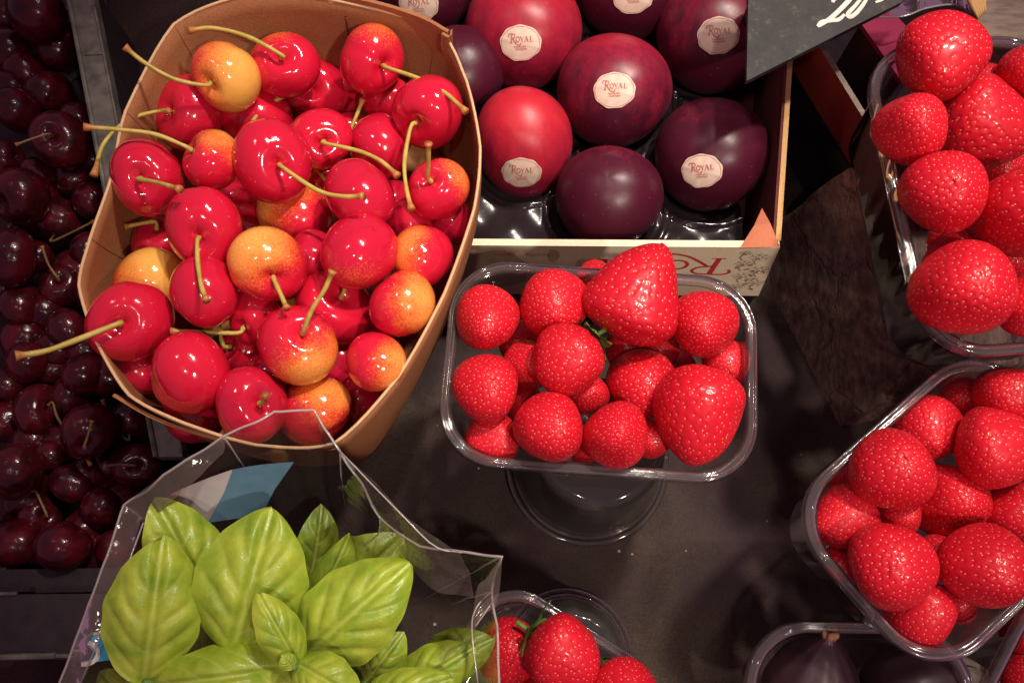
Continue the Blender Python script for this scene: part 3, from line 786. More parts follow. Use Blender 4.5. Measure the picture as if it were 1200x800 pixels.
C_rows = [
 (1044,549,98,None,1.04,'','large strawberry near the upper left side of the right hand tilted tray'),
 (1165,525,94,0,1.04,'','large strawberry near the upper right of the right hand tilted tray'),
 (1042,662,102,None,1.0,'','large strawberry near the bottom left side of the right hand tilted tray'),
 (1154,662,102,None,1.0,'','large strawberry near the bottom right side of the right hand tilted tray'),
 (1113,585,88,None,1.0,'','strawberry in the very middle of the right hand tilted tray'),
 (1086,500,80,None,1.0,'','strawberry in the upper part of the tilted tray beside the larger left one'),
 (991,606,77,200,1.0,'','pointed strawberry in the left corner of the right hand tilted tray'),
 (1182,463,76,None,1.0,'','strawberry at the far right corner of the tilted tray'),
 (1078,714,84,250,1.0,'','strawberry in the bottom corner of the right hand tilted tray'),
 (1188,600,70,None,1.0,'','strawberry cut by the right photo edge in the tilted tray'),
 (1129,470,58,None,1.0,'','shaded strawberry below the rim in the top corner of the tilted tray'),
 (1054,605,52,None,1.0,'','strawberry buried left of the middle one in the tilted tray'),
 (1098,650,52,None,1.0,'','strawberry buried between the two bottom ones of the tilted tray'),
 (998,566,50,None,1.0,'','strawberry buried against the left rim of the tilted tray above the pointed one'),
 (988,660,46,None,1.0,'','strawberry buried against the lower left rim of the tilted tray'),
 (1121,706,48,None,1.0,'','strawberry buried right of the bottom corner one of the tilted tray'),
 (1140,610,50,None,1.0,'','strawberry buried right of the middle one in the tilted tray'),
 (1065,530,50,None,1.0,'','strawberry buried in the upper middle of the tilted tray'),
]
strawberries(C_rows, 12.6, .4, (1090, 600), 190, 7.2, 'strawberries in the right hand tilted tray')
D_rows = [
 (657,764,92,330,1.0,'leaf','large strawberry in the bottom tray with a green leaf cap at its right'),
 (598,762,80,None,1.0,'leaf','strawberry in the bottom tray half behind the cellophane sleeve'),
 (734,812,84,None,1.0,'leaf','strawberry at the lower photo edge in the bottom tray'),
 (640,815,60,None,1.0,'','strawberry below the large one in the bottom tray'),
]
strawberries(D_rows, 8.8, .2, (650, 800), 150, 4.3, 'strawberries in the bottom clear tray')
E_rows = [
 (1203,738,58,None,1.0,'','strawberry under the rim of the tilted tray at the right photo edge'),
 (1198,790,56,None,1.0,'','strawberry in the bottom right corner of the photo'),
]
strawberries(E_rows, 8.0, .0, (1200, 780), 100, 4.0, 'strawberries in the corner tray')

# ------------------------------------------------------------------ clear trays
def rrect(a, b, rad, n=14, m=10):
    """rounded rectangle loop, half sizes a, b"""
    P = []
    for cx, cy, a0 in ((a - rad, b - rad, 0), (-a + rad, b - rad, 90), (-a + rad, -b + rad, 180), (a - rad, -b + rad, 270)):
        for k in range(n + 1):
            q = math.radians(a0 + 90 * k / n); P.append((cx + rad * math.cos(q), cy + rad * math.sin(q)))
    out = []                                    # resample evenly
    L = [0]; P.append(P[0])
    for i in range(len(P) - 1): L.append(L[-1] + math.dist(P[i], P[i + 1]))
    tot = L[-1]; N_ = 220; j = 0
    for i in range(N_):
        s = tot * i / N_
        while L[j + 1] < s: j += 1
        t = (s - L[j]) / max(1e-9, L[j + 1] - L[j]); out.append((P[j][0] + (P[j + 1][0] - P[j][0]) * t, P[j][1] + (P[j + 1][1] - P[j][1]) * t))
    return out
def sweep(a, b, rad, prof, rib=0.0, close=False, cap=False, nrib=44):
    V = []; F = []; m = 220
    for off, z, rb in prof:
        loop = rrect(a - off, b - off, max(.3, rad - off * .8))
        for i, (x, y) in enumerate(loop):
            k = 1 + (rib * rb / math.hypot(x, y)) * (.5 + .5 * math.sin(2 * math.pi * nrib * i / m))
            V.append((x * k, y * k, z))
    n = len(prof)
    for k in range(n - 1 + (1 if close else 0)):
        for i in range(m):
            j = (i + 1) % m; k2 = (k + 1) % n
            F.append((k * m + i, k * m + j, k2 * m + j, k2 * m + i))
    if cap: F.append(tuple((n - 1) * m + i for i in range(m)))
    return V, F
TRG = 'clear plastic fruit trays'
def tray(left, right, far, near, z, hgt, rad, label, name='plastic_tray'):
    """edge midpoints in pixels on the rim plane"""
    l, r, f, n_ = [at(*p, z) for p in (left, right, far, near)]
    c = (l + r + f + n_) / 4
    ux = (r - l); ang = math.atan2(ux.y, ux.x)
    a = ux.length / 2; b = abs((f - n_).dot(Vector((-math.sin(ang), math.cos(ang), 0)))) / 2
    o = empty(name, (c.x, c.y, z - hgt)); o.rotation_euler = (0, 0, ang)
    tag(o, label, 'tray', TRG)
    def part(nm, vf, m, sm=True):
        me = mesh(nm, [(x, y, zz + hgt) for x, y, zz in vf[0]], vf[1], sm); return link(nm, me, m, o)
    part('rim', sweep(a, b, rad, [(0, -.45, 0), (-.02, -.40, 0), (.01, -.07, 0), (.03, -.02, 0), (.07, 0, 0), (.11, -.02, 0), (.14, -.06, 0), (.22, -.07, 0), (.25, -.04, 0), (.29, -.02, 0), (.33, -.04, 0), (.36, -.10, 0), (.42, -.18, 0), (.44, -.24, 0), (.40, -.22, 0), (.30, -.13, 0), (.12, -.12, 0), (.06, -.45, 0)], close=True), M['rim'])
    part('body', sweep(a, b, rad, [(.44, -.17, 0), (.47, -.5, 0), (.50, -.75, 1), (.72, -hgt + .8, 1), (.8, -hgt + .3, 0), (1.0, -hgt + .05, 0), (1.3, -hgt, 0)], rib=.028, cap=True, nrib=30), M['clear'])
    return o, c, a, b, ang
tray((521, 420), (889, 446), (716, 312), (690, 553), 12.0, 5.2, 2.3, 'clear plastic tray of strawberries standing on a clear cup in the middle')
tray((1050, 232), (1290, 215), (1150, 38), (1176, 409), 14.2, 5.0, 2.4, 'clear plastic tray of large strawberries on the dark wooden block')
tray((1005, 701), (1241, 483), (1025, 497), (1221, 688), 12.2, 5.2, 2.4, 'clear plastic tray of strawberries set at an angle at the right')
tray((528, 765), (742, 905), (722, 752), (540, 905), 8.6, 4.6, 2.0, 'clear plastic tray of strawberries at the bottom edge beside the basil')
tray((1182, 762), (1390, 900), (1330, 760), (1200, 930), 8.2, 4.6, 1.6, 'clear plastic tray in the bottom right corner under the tilted tray')
tray((878, 830), (1150, 835), (1010, 730), (1010, 945), 8.4, 4.4, 2.6, 'clear plastic tray holding dark purple figs')
# clear upturned cups under two trays
def cup(px, py, rpx, h, label, nrib=0):
    c = at(px, py, 0.0); R = cm(rpx, c)
    o = empty('plastic_cup', (c.x, c.y, 0.0)); tag(o, label, 'cup', 'upturned clear plastic cups')
    def lathe(prof, n=96):
        V = []; F = []
        for r_, z_ in prof:
            for k in range(n):
                q = 2 * math.pi * k / n
                rr = r_ * (1 + (.02 if nrib and z_ > .6 and math.sin(nrib * q) > .3 else 0))
                V.append((rr * math.cos(q), rr * math.sin(q), z_))
        for i in range(len(prof) - 1):
            for k in range(n): F.append((i * n + k, i * n + (k + 1) % n, (i + 1) * n + (k + 1) % n, (i + 1) * n + k))
        return V, F
    link('rim', mesh('rim', *lathe([(R * .93, .06), (R * .97, .05), (R, .10), (R * 1.0, .3), (R * .97, .36), (R * .94, .30), (R * .93, .06)])), M['rim'], o)
    link('rim_ring', mesh('rim_ring', *lathe([(R * .88, .50), (R * .905, .47), (R * .92, .54), (R * .90, .60), (R * .88, .50)])), M['rim'], o)
    V, F = lathe([(R * .93, .30), (R * .90, .55), (R * .86, .9), (R * .72, h - .5), (R * .70, h - .25), (R * .66, h - .05), (R * .6, h)])
    F.append(tuple(6 * 96 + k for k in range(96)))
    link('body', mesh('body', V, F), M['cup'], o)
cup(688, 543, 95, 6.7, 'clear upturned plastic cup holding up the middle strawberry tray')
cup(664, 768, 76, 3.9, 'clear ribbed cup half hidden under the bottom strawberry tray', 18)

# ------------------------------------------------------------------ plums and their crate
def plum_mesh():
    nt_, nf = 48, 64; V = []; F = []
    for i in range(nt_ + 1):
        th = math.pi * i / nt_
        for j in range(nf):
            f = 2 * math.pi * j / nf; s = math.sin(th)
            r = 1 + .02 * math.cos(2 * f) * s + .015 * math.sin(3 * f + 1) * s + (.03 * math.sin(2.2 * th + 1) * math.cos(f + 1) + .02 * math.sin(4 * th) * math.sin(f)) * (th > .45) * min(1, (th - .45) * 2) - .10 * math.exp(-((math.pi - th) / .3) ** 2)
            r -= .03 * math.exp(-(((f - 3.5 + math.pi) % (2 * math.pi) - math.pi) / .2) ** 2) * s * max(0, (th - .9) / 2)
            V.append((r * s * math.cos(f), r * s * math.sin(f), r * math.cos(th)))
    for i in range(nt_):
        for j in range(nf): F.append((i * nf + j, (i + 1) * nf + j, (i + 1) * nf + (j + 1) % nf, i * nf + (j + 1) % nf))
    me = mesh('plum', V, F); me.materials.append(M['plum']); return me
PM = plum_mesh()
def arc(cx, cy, rx, ry, a0, a1, n=14):
    return [(cx + rx * math.cos(math.radians(a0 + (a1 - a0) * k / n)), cy + ry * math.sin(math.radians(a0 + (a1 - a0) * k / n))) for k in range(n + 1)]
def royal(mapf):
    """the word ROYAL with a swash R; cap height of the small capitals 0.6"""
    S = []
    def st(p, w, sm=True): S.append(ribbon([tuple(q.xy) for q in spline([(x, y, 0) for x, y in p], 18)] if sm and len(p) > 2 else p, w, mapf))
    st([(.18, 0), (.30, 1.0)], .13, False); st([(.02, .02), (.36, .02)], .05, False)
    st([(-.12, .72), (-.16, .90), (.0, 1.03), (.3, 1.02), (.62, .98), (.74, .78), (.60, .58), (.28, .50)], .085)
    st([(.40, .52), (.62, .22), (.92, -.10), (1.25, -.24), (1.5, -.18), (1.52, -.05), (1.44, -.04)], .10)
    st(arc(1.12, .42, .24, .27, 0, 360, 24), .09, False)
    x = 1.48
    st([(x, .70), (x + .22, .38)], .10, False); st([(x + .44, .70), (x + .22, .38)], .05, False); st([(x + .22, .40), (x + .22, .12)], .09, False)
    st([(x - .08, .70), (x + .10, .70)], .035, False); st([(x + .34, .70), (x + .54, .70)], .035, False); st([(x + .12, .12), (x + .33, .12)], .035, False)
    x = 2.02
    st([(x, .12), (x + .24, .72)], .05, False); st([(x + .50, .12), (x + .24, .72)], .11, False); st([(x + .1, .32), (x + .40, .32)], .04, False)
    st([(x - .08, .12), (x + .1, .12)], .035, False); st([(x + .4, .12), (x + .6, .12)], .035, False)
    x = 2.74
    st([(x + .08, .12), (x + .08, .70)], .11, False); st([(x, .12), (x + .45, .12), (x + .47, .26)], .045, False); st([(x - .04, .70), (x + .2, .70)], .035, False)
    return merge(*S)
def sticker(o, rad_ratio, asp):
    """oval paper label wrapped on the plum's local +Z pole"""
    def sph(x, y, lift):
        q = math.hypot(x, y); ang = q; s = math.sin(ang) / q if q > 1e-6 else 1
        r = 1 + lift + .02 * math.cos(2 * math.atan2(y, x)) * math.sin(ang) + .015 * math.sin(3 * math.atan2(y, x) + 1) * math.sin(ang)
        return Vector((x * s * r, y * s * r, math.cos(ang) * r))
    V = [sph(0, 0, .012)]; F = []; n = 48; rings = 6
    for k in range(1, rings + 1):
        for j in range(n):
            a = 2 * math.pi * j / n; e = 1 + (.02 * math.sin(9 * a) if k == rings else 0)
            cr_ = (.012 * max(0, math.cos(a * 4 + rad_ratio * 40)) ** 6 + .010 * max(0, math.cos(a - 2)) ** 8) * (k / rings) ** 2
            V.append(sph(rad_ratio * k / rings * e * math.cos(a), rad_ratio * asp * k / rings * e * math.sin(a), .012 + cr_))
    for j in range(n): F.append((0, 1 + j, 1 + (j + 1) % n))
    for k in range(rings - 1):
        for j in range(n): F.append((1 + k * n + j, 1 + (k + 1) * n + j, 1 + (k + 1) * n + (j + 1) % n, 1 + k * n + (j + 1) % n))
    st = link('sticker', mesh('sticker', V, F), M['sticker'], o)
    k = rad_ratio / 2.9
    f = lambda x, y: sph((x - 1.45) * k, (y * 1.15 + .1) * k, .022)
    parts = [royal(f)]
    for yy, x0, x1 in ((-.45, .55, 2.2), (-.72, .75, 2.35)):        # small faded lines of lettering
        pts = [(x0 + (x1 - x0) * i / 40, yy + .09 * math.sin(i * 2.1) * (1 if i % 5 else .2)) for i in range(41)]
        parts.append(ribbon(pts, .055, f))
    parts.append(ribbon([(1.42 + .09 * math.sin(i), -.12 - .05 * i) for i in range(5)], .05, f))
    ringp = arc(1.45, -.09, 2.66, 2.66 * asp / 1.15, 0, 360, 60)
    parts.append(ribbon(ringp, .045, f))
    link('lettering', mesh('lettering', *merge(*parts)), M['sticker_print'], st)
PLG = 'plums in the printed crate'
plums = [ # px,py,dia, aspect, sticker px (or None), red amount, label
 (720,108,132,1.0,(720,106),.50,'plum with red top, dark lower half and central sticker amid the crate'),
 (614,38,134,1.0,(610,51),.78,'bright red plum with round cream sticker, just right of the punnet flap'),
 (837,40,132,1.06,(842,42),.42,'plum with a cream sticker half covered by the chalkboard'),
 (614,168,112,1.2,(611,204),.86,'tall bright red plum with a shine spot and cream sticker near its bottom'),
 (714,232,124,1.0,None,.22,'plain dusky plum without a sticker nearest the front of the crate'),
 (834,182,130,1.0,(822,201),.02,'darkest purple plum with a cream sticker in the right corner of the crate'),
 (738,-16,124,1.0,(742,-4),.25,'dark plum cut by the top photo edge between two stickered ones'),
 (541,84,100,1.1,None,.12,'dark plum half hidden by the right wall of the punnet'),
 (500,-14,110,1.0,(490,7),.22,'plum behind the punnet flap with only its cream sticker edge showing'),
]
plum_c = []
for px, py, d, asp, sp, red, lab in plums:
    C = at(px, py, 4.6); r = cm(d, C) / 2
    plum_c.append((C, r))
    zd = (on_sphere(sp[0], sp[1], C, r) - C) if sp else img_dir(rng.uniform(0, 360), .8)
    z = zd.normalized(); y = (UP - z * UP.dot(z)).normalized(); x = y.cross(z)
    R_ = Matrix((x, y, z)).transposed().to_4x4()
    o = link('plum', PM, None, None, Matrix.Translation(C) @ R_ @ Matrix.Diagonal((r, r * asp, r, 1)))
    o.color = (red, 0, 0, 1); tag(o, lab, 'plum', PLG)
    if sp: sticker(o, 23.0 / (d / 2), .84 / (asp ** .5))
fc = empty('fruit_crate', at(730, 180, 0.3))
tag(fc, 'shallow printed fruit crate of plums with upside down red lettering on its cream front', 'crate')
CZ = 7.5
fl, frt = at(430, 286.5, CZ), at(914, 290, CZ); drop = 6.3
fdir = (frt - fl).normalized(); fn = Vector((fdir.y, -fdir.x, 0))      # outward (towards viewer)
LEAN = math.tan(math.radians(14)); drop_f = 3.9
fb = [fl, frt, frt - fn * .32, fl - fn * .32]; fbb = [p + fn * (drop_f * LEAN) for p in fb]
wpart('front_board', *prism(fb, CZ - drop_f, CZ, fbb), M['cream'], fc)
wpart('foot', *prism([p - fn * .12 for p in fbb], .1, CZ - drop_f - .01), M['black_plastic'], fc)
# right wall: raw board edge on top, dark red inside
rt = at(929, 62, CZ); rt = frt + (rt - frt) * 1.3; rd = (rt - frt).normalized(); rn = Vector((rd.y, -rd.x, 0))
b0 = frt + rd * .34
wpart('side_board', *prism([b0, rt, rt - rn * .34, b0 - rn * .34], CZ - drop, CZ - .03), M['wall_card'], fc)
wpart('side_edge', *prism([b0 + rn * .02, rt + rn * .02, rt - rn * .22, b0 - rn * .22], CZ - .03, CZ + .02), M['wood_edge'], fc)
bl = at(430, -60, CZ); bl2 = Vector((rt.x, bl.y, 0))
wpart('back_board', *prism([bl, Vector((rt.x + 1, bl.y + .1, 0)), Vector((rt.x + 1, bl.y + .4, 0)), bl + Vector((0, .3, 0))], CZ - drop, CZ), M['wall_card'], fc)
wpart('base_board', *prism([fl - fn * .33, frt - fn * .33 - rn * .35, rt - rn * .35, Vector((bl.x, bl.y - .02, 0))], CZ - drop, CZ - drop + .2), M['wall_card'], fc)
# orange corner gusset, folded
g = [at(867, 290.5, CZ + .03), at(884, 264, CZ + .05), at(893, 244, CZ + .45), at(903, 262, CZ + .25), at(914, 289, CZ + .03)]
wpart('corner_gusset', *merge(slab([g[0], g[4], g[3], g[1]], .08, (0, 0, 1)), slab([g[1], g[3], g[2]], .08, (0, -.3, 1))), M['orange_card'], fc)
# moulded black insert: glossy sheet sunk round every plum
ins = []; nx, ny = 120, 110
p0 = at(432, 283, CZ); xs = np.linspace(p0.x, frt.x - .45, nx); ys = np.linspace(fl.y + .36, bl.y - .05, ny)
for yv in ys:
    for xv in xs:
        z = 3.3
        for C, r in plum_c:
            q = math.hypot(xv - C.x, yv - C.y) / r
            if q < 1.12:
                zz = C.z - math.sqrt(max(0, 1.12 ** 2 - q * q)) * r * 1.05
                z = min(z, max(1.6, zz + .3))
            elif q < 1.22: z += .22 * math.sin((q - 1.12) / .10 * math.pi)
        z += .12 * math.sin(xv * 2.1) * math.sin(yv * 1.7)
        ins.append((xv, yv, z))
fi = [(j * nx + i, j * nx + i + 1, (j + 1) * nx + i + 1, (j + 1) * nx + i) for j in range(ny - 1) for i in range(nx - 1)]
sf = lambda x: x
ins2 = []
for (x, y, z) in ins:                      # keep inside the slanting side board
    t = (y - b0.y) / (rt.y - b0.y); xm = b0.x + (rt.x - b0.x) * t - .45
    ins2.append((min(x, xm) if x > frt.x - 3 else x, y, z))
wpart('moulded_insert', ins2, fi, M['black_plastic'], fc, True)
# printing on the front board, upside down as it stands
FS = drop_f / 6.3     # writing height follows the board
def onfront(px_right, z_top, s, lift=.012):
    """upside-down writing: x runs to the left, y runs downwards"""
    base = at(px_right, 288, CZ); t0 = (base - fl).dot(fdir)
    return lambda x, y: fl + fdir * (t0 - x * s) + fn * (lift + (z_top + y * s) * FS * LEAN) + Vector((0, 0, -(z_top + y * s) * FS))
wpart('lettering', *royal(onfront(857, 1.35, 2.35 * .85)), M['print_red'], fc)
def text_mesh(s):
    cu = bpy.data.curves.new('text', 'FONT'); cu.body = s; cu.size = 1.0
    ob = bpy.data.objects.new('text', cu); COL.objects.link(ob)
    me = bpy.data.meshes.new_from_object(ob.evaluated_get(bpy.context.evaluated_depsgraph_get()))
    V = [v.co.copy() for v in me.vertices]; F = [tuple(p.vertices) for p in me.polygons]
    bpy.data.objects.remove(ob); bpy.data.curves.remove(cu); bpy.data.meshes.remove(me)
    return V, F
def put_text(s, f, xs=1.0):
    V, F = text_mesh(s); return [f(v.x * xs, v.y) for v in V], F
f1 = onfront(646, .95, .52); f2 = onfront(646, 2.35, .85)
wpart('small_lettering', *merge(put_text('Sevilla - Spain', f1, .92), put_text('- V.& M', (lambda x, y: f2(x + 1.05, y)), .75),
      ribbon([(0.05, 0), (.85, 0), (.85, .8), (.05, .8), (.05, 0)], .08, f2), ribbon([(.35, .3), (.6, .3), (.6, .5)], .16, f2)), M['print_red'], fc)
# flower drawing at the right end, washed tan blotches at the left
fw = onfront(914, 0.0, 1.0, .010); fl_parts = []
for cx, cy, rr in ((.75, 1.2, .5), (1.35, 2.0, .42), (.5, 2.8, .55), (1.2, 3.6, .5), (.45, 4.5, .5), (1.45, .7, .3), (1.25, 5.0, .4)):
    for k in range(6):
        a = 60 * k + cx * 90; ex, ey = cx + rr * .62 * math.cos(math.radians(a)), cy + rr * .62 * math.sin(math.radians(a))
        fl_parts.append(ribbon(arc(ex, ey, rr * .36, rr * .26, a, a + 330, 12), .05, fw))
    fl_parts.append(ribbon([(cx, cy), (cx + .2, cy + .5), (cx + .05, cy + .9)], .09, fw))
for k in range(10):
    x, y = rng.uniform(.15, 1.6), rng.uniform(2.2, 5.8); a = rng.uniform(0, 6)
    fl_parts.append(ribbon([(x, y), (x + .2 * math.cos(a), y + .2 * math.sin(a)), (x + .42 * math.cos(a + .3), y + .42 * math.sin(a + .3))], [.03, .22, .03], fw))
wpart('flower_print', *merge(*fl_parts), M['print_grey'], fc)
def blob(cx, cy, rx, ry, f, k):
    P = []
    for i in range(40):
        a = 2 * math.pi * i / 40; e = 1 + .07 * math.sin(3 * a + k) + .04 * math.sin(7 * a + 2 * k)
        P.append(f(cx + rx * e * math.cos(a), cy + ry * e * math.sin(a)))
    return P, [tuple(range(40))]
fw2 = onfront(640, 0.0, 1.0, .005)
for q in ((2.5, 3.0, 1.75, 2.3, fw2, 1), (4.6, .75, .62, .6, fw2, 2), (-1.75, 2.4, .32, .9, fw2, 3), (-.35, 1.2, .28, .8, fw2, 4)): wpart('fruit_print', *blob(*q), M['stain'], fc)
wpart('fruit_outline', *ribbon(arc(2.5, 3.0, 1.78, 2.35, -60, 140, 30), .06, fw2), M['print_grey'], fc)
wpart('fruit_outline', *ribbon(arc(4.6, .75, .64, .62, 0, 300, 20), .05, fw2), M['print_grey'], fc)

# ------------------------------------------------------------------ chalkboard sign
BZ = 11.5
sb = empty('price_board', at(930, 30, BZ - .3)); tag(sb, 'dusty black chalkboard price sign with white chalk figures above the plum crate', 'sign')
bp_ = [(878, -60), (875, 95), (1056, 3), (1120, -60)]
wpart('board', *slab([at(x, y, BZ) for x, y in bp_], .3, (0, 0, 1)), M['slate'], sb)
ch = []
def chalk(p, w):
    pts = spline([at(x, y, BZ + .012) for x, y in p], 30); n_ = len(pts)
    pts2 = [(q.x, q.y) for q in pts]
    ws = [w * (.55 + .45 * math.sin(math.pi * (i + 2) / (n_ + 3))) for i in range(n_)]
    ch.append(ribbon(pts2, ws, lambda x, y: Vector((x, y, BZ + .012 + .0015 * len(ch)))))
chalk([(976,3),(978,-1),(990,-6),(997,-3),(988,8),(974,21),(962,29),(958,31)], .22)
chalk([(958,31),(963,26),(974,24),(983,23),(990,17)], .20)
chalk([(1014,-8),(1003,6),(994,16),(996,20),(1003,16),(1012,5),(1018,-6)], .20)
chalk([(1026,3),(1033,0),(1040,-5)], .14)
wpart('chalk_figures', *merge(*ch), M['chalk'], sb)
wpart('post', *tube([at(905, -40, BZ - .35), at(905, -40, BZ - .35) + Vector((0, 0, -9))], .4, 10), M['black_plastic'], sb, True)

# ------------------------------------------------------------------ dark wooden block under the upper right tray
wb = [(985, 190), (1012, 176), (1260, 120), (1330, 420), (1010, 492), (925, 345), (918, 300)]
bz = 8.9
top = [at(x, y, bz) for x, y in ((990, 196), (1030, 178), (1270, 130), (1330, 430), (1120, 425), (1072, 345))]
bot = [at(x, y, 0.01) for x, y in ((900, 275), (950, 255), (1150, 200), (1180, 470), (985, 500), (905, 345))]
V = []; F = []; m_ = 6; sub = 14; lev = 24
def ringpts(u):
    P = [b.lerp(t, u) for b, t in zip(bot, top)]; out = []
    for i in range(m_):
        for k in range(sub): out.append(P[i].lerp(P[(i + 1) % m_], k / sub))
    return out
from mathutils import noise as mn
for l in range(lev + 1):
    for p in ringpts(l / lev):
        dv = mn.noise_vector(p * .22) * .22 + mn.noise_vector(p * 1.0) * .05
        V.append(p + Vector((dv.x, dv.y, dv.z * .5 if 0 < l else 0)))
q_ = m_ * sub
for l in range(lev):
    for i in range(q_): F.append((l * q_ + i, l * q_ + (i + 1) % q_, (l + 1) * q_ + (i + 1) % q_, (l + 1) * q_ + i))
c_ = len(V); V.append(sum(top, Vector()) / 6)
for i in range(q_): F.append((lev * q_ + i, lev * q_ + (i + 1) % q_, c_))
tag(link('wooden_block', mesh('wooden_block', V, F), M['wood']), 'rough charred wooden block with splintered, highlight-toned corner under the upper right tray', 'wooden block')

# ------------------------------------------------------------------ red crate beyond, magenta box, old board
rc = empty('red_crate', at(1040, 100, 0.1)); tag(rc, 'dark open crate with a red side and raw board edge behind the wooden block', 'crate')
e0, e1 = at(896, -48, 8.0), at(1034, 176, 8.0); ed = (e1 - e0).normalized(); en = Vector((-ed.y, ed.x, 0))
if en.x < 0: en = -en
wpart('side_wall', *prism([e0, e1, e1 + en * .24, e0 + en * .24], 0.1, 7.98), M['red_card'], rc)
wpart('side_edge', *prism([e0 + en * .0, e1 + en * .0, e1 + en * .26, e0 + en * .26], 7.985, 8.03), M['old_board'], rc)
lo0, lo1 = e0 - en * .015, e1 - en * .015
wpart('lower_band', *prism([lo0 - en * .10, lo1 - en * .10, lo1, lo0], 0.05, 5.1), M['black_plastic'], rc)
wpart('floor', *prism([e0 + en * .3, e1 + en * .3, e1 + en * 9, e0 + en * 9], .3, .6), M['black_plastic'], rc)
mb = empty('magenta_box', at(1040, 40, 0.1)); tag(mb, 'magenta cardboard box mostly hidden behind the heaped strawberry', 'box')
m0 = [at(1008, 26, 6.6), at(1042, 10, 6.6), at(1092, 62, 6.6), at(1057, 96, 6.6)]
wpart('lid', *prism(m0, 6.3, 6.6), M['pink_card'], mb)
wpart('body', *prism([p.lerp(sum(m0, Vector()) / 4, .03) for p in m0], .7, 6.29), M['black_plastic'], mb)
ob_ = empty('weathered_board', at(1180, 10, 7)); tag(ob_, 'weathered grey brown board with a splintered pale edge in the top right corner', 'board')
wpart('plank', *slab([at(1142, 40, 9.2), at(1152, -30, 9.2), at(1240, -40, 9.2), at(1240, 60, 9.2)], .5, (0, 0, 1)), M['old_board'], ob_)
wpart('splintered_edge', *merge(*[tube(spline([at(1133 + 4 * k, -25, 9.35 + .05 * k), at(1138 + 3.4 * k, 2, 9.4), at(1147 + 2 * k, 22 - 2 * k, 9.3)], 8), [.16] * 5 + [.12, .1, .07, .04], 6) for k in range(5)]), M['wood_edge'], ob_, True)
pf = empty('film_scrap', at(1080, 10, 7.0)); 
fp = spline([at(1028, 20, 8.2), at(1060, 19, 8.4), at(1085, 10, 8.5), at(1118, 6, 8.3), at(1140, 18, 8.0)], 24)
V = []; F = []
for i, p in enumerate(fp):
    V += [p, p + Vector((.1, 1.6, .3 * math.sin(i * .8))), p + Vector((.2, 3.4, -.2))]
for i in range(len(fp) - 1): F += [(3 * i, 3 * i + 1, 3 * i + 4, 3 * i + 3), (3 * i + 1, 3 * i + 2, 3 * i + 5, 3 * i + 4)]
wpart('sheet', V, F, M['film'], pf, True); wpart('edge', *tube(fp, .05, 6), M['film_edge'], pf, True)
tag(pf, 'scrap of clear film with a wavy edge behind the heaped strawberry', 'plastic film')

# ------------------------------------------------------------------ figs
def fig(px, py, d, z, tipdeg, toward, label, stalkmat, length, neck):
    C = at(px, py, z); r = cm(d, C) / 2; V = []; F = []; nt_, nf = 44, 48
    for i in range(nt_ + 1):
        u = i / nt_; zz = -1 + u * (1 + length)
        if u < .02: rr = .18
        t = zz
        rr = math.sqrt(max(0, 1 - t * t)) if t < 0 else (max(0.0, 1 - (t / length) ** 1.7)) ** .8 * (1 - neck) + neck * max(0.0, 1 - t / length) ** .3
        rr = max(rr, .14 if t > 0 else .02)
        for j in range(nf):
            f = 2 * math.pi * j / nf; k = 1 + .025 * math.sin(11 * f) * (u > .2) + .03 * math.sin(2 * f)
            V.append((rr * k * math.cos(f), rr * k * math.sin(f), zz))
    for i in range(nt_):
        for j in range(nf): F.append((i * nf + j, i * nf + (j + 1) % nf, (i + 1) * nf + (j + 1) % nf, (i + 1) * nf + j))
    F.append(tuple(nt_ * nf + j for j in range(nf)))
    o = link('fig', mesh('fig', V, F), M['fig'], None, Matrix.Translation(C) @ frame(img_dir(tipdeg, toward), img_dir(tipdeg + 90, .1)) @ Matrix.Scale(r, 4))
    tag(o, label, 'fig', 'figs in the clear tray')
    if stalkmat == 'fig_neck':
        sv, sf_ = [], []
        for k in range(5):
            a = k * 1.26
            sv_, sf2 = tube([(0.04 * math.cos(a), .04 * math.sin(a), length - .08), (.10 * math.cos(a), .10 * math.sin(a), length + .08), (.17 * math.cos(a), .17 * math.sin(a), length + .10 + .06 * (k % 2))], [.10, .09, .05], 6)
            o_ = len(sv); sv += sv_; sf_ += [tuple(i + o_ for i in f) for f in sf2]
        link('stalk', mesh('stalk', sv, sf_), M['fig_neck'], o)
    else:
        pv = []; pf_ = []
        for i in range(14):
            t = length * (.62 + .42 * i / 13); rr = ((max(0.0, 1 - (min(t, length) / length) ** 1.7)) ** .8 * (1 - neck) + neck * max(0, 1 - t / length) ** .3); rr = max(rr, .13) + .012
            for j in range(nf):
                f = 2 * math.pi * j / nf; k = 1 + .05 * math.sin(11 * f) + .03 * math.sin(2 * f); pv.append((rr * k * math.cos(f), rr * k * math.sin(f), t))
        for i in range(13):
            for j in range(nf): pf_.append((i * nf + j, i * nf + (j + 1) % nf, (i + 1) * nf + (j + 1) % nf, (i + 1) * nf + j))
        link('neck', mesh('neck', pv, pf_), M[stalkmat], o)
fig(950, 808, 112, 6.3, 82, .30, 'dark purple fig with a dried brown stalk pointing up', 'fig_neck', 1.45, .0)
fig(1068, 818, 124, 6.1, 12, .05, 'dark purple fig lying on its side with a pale wrinkled neck', 'fig_pale', 1.55, .45)

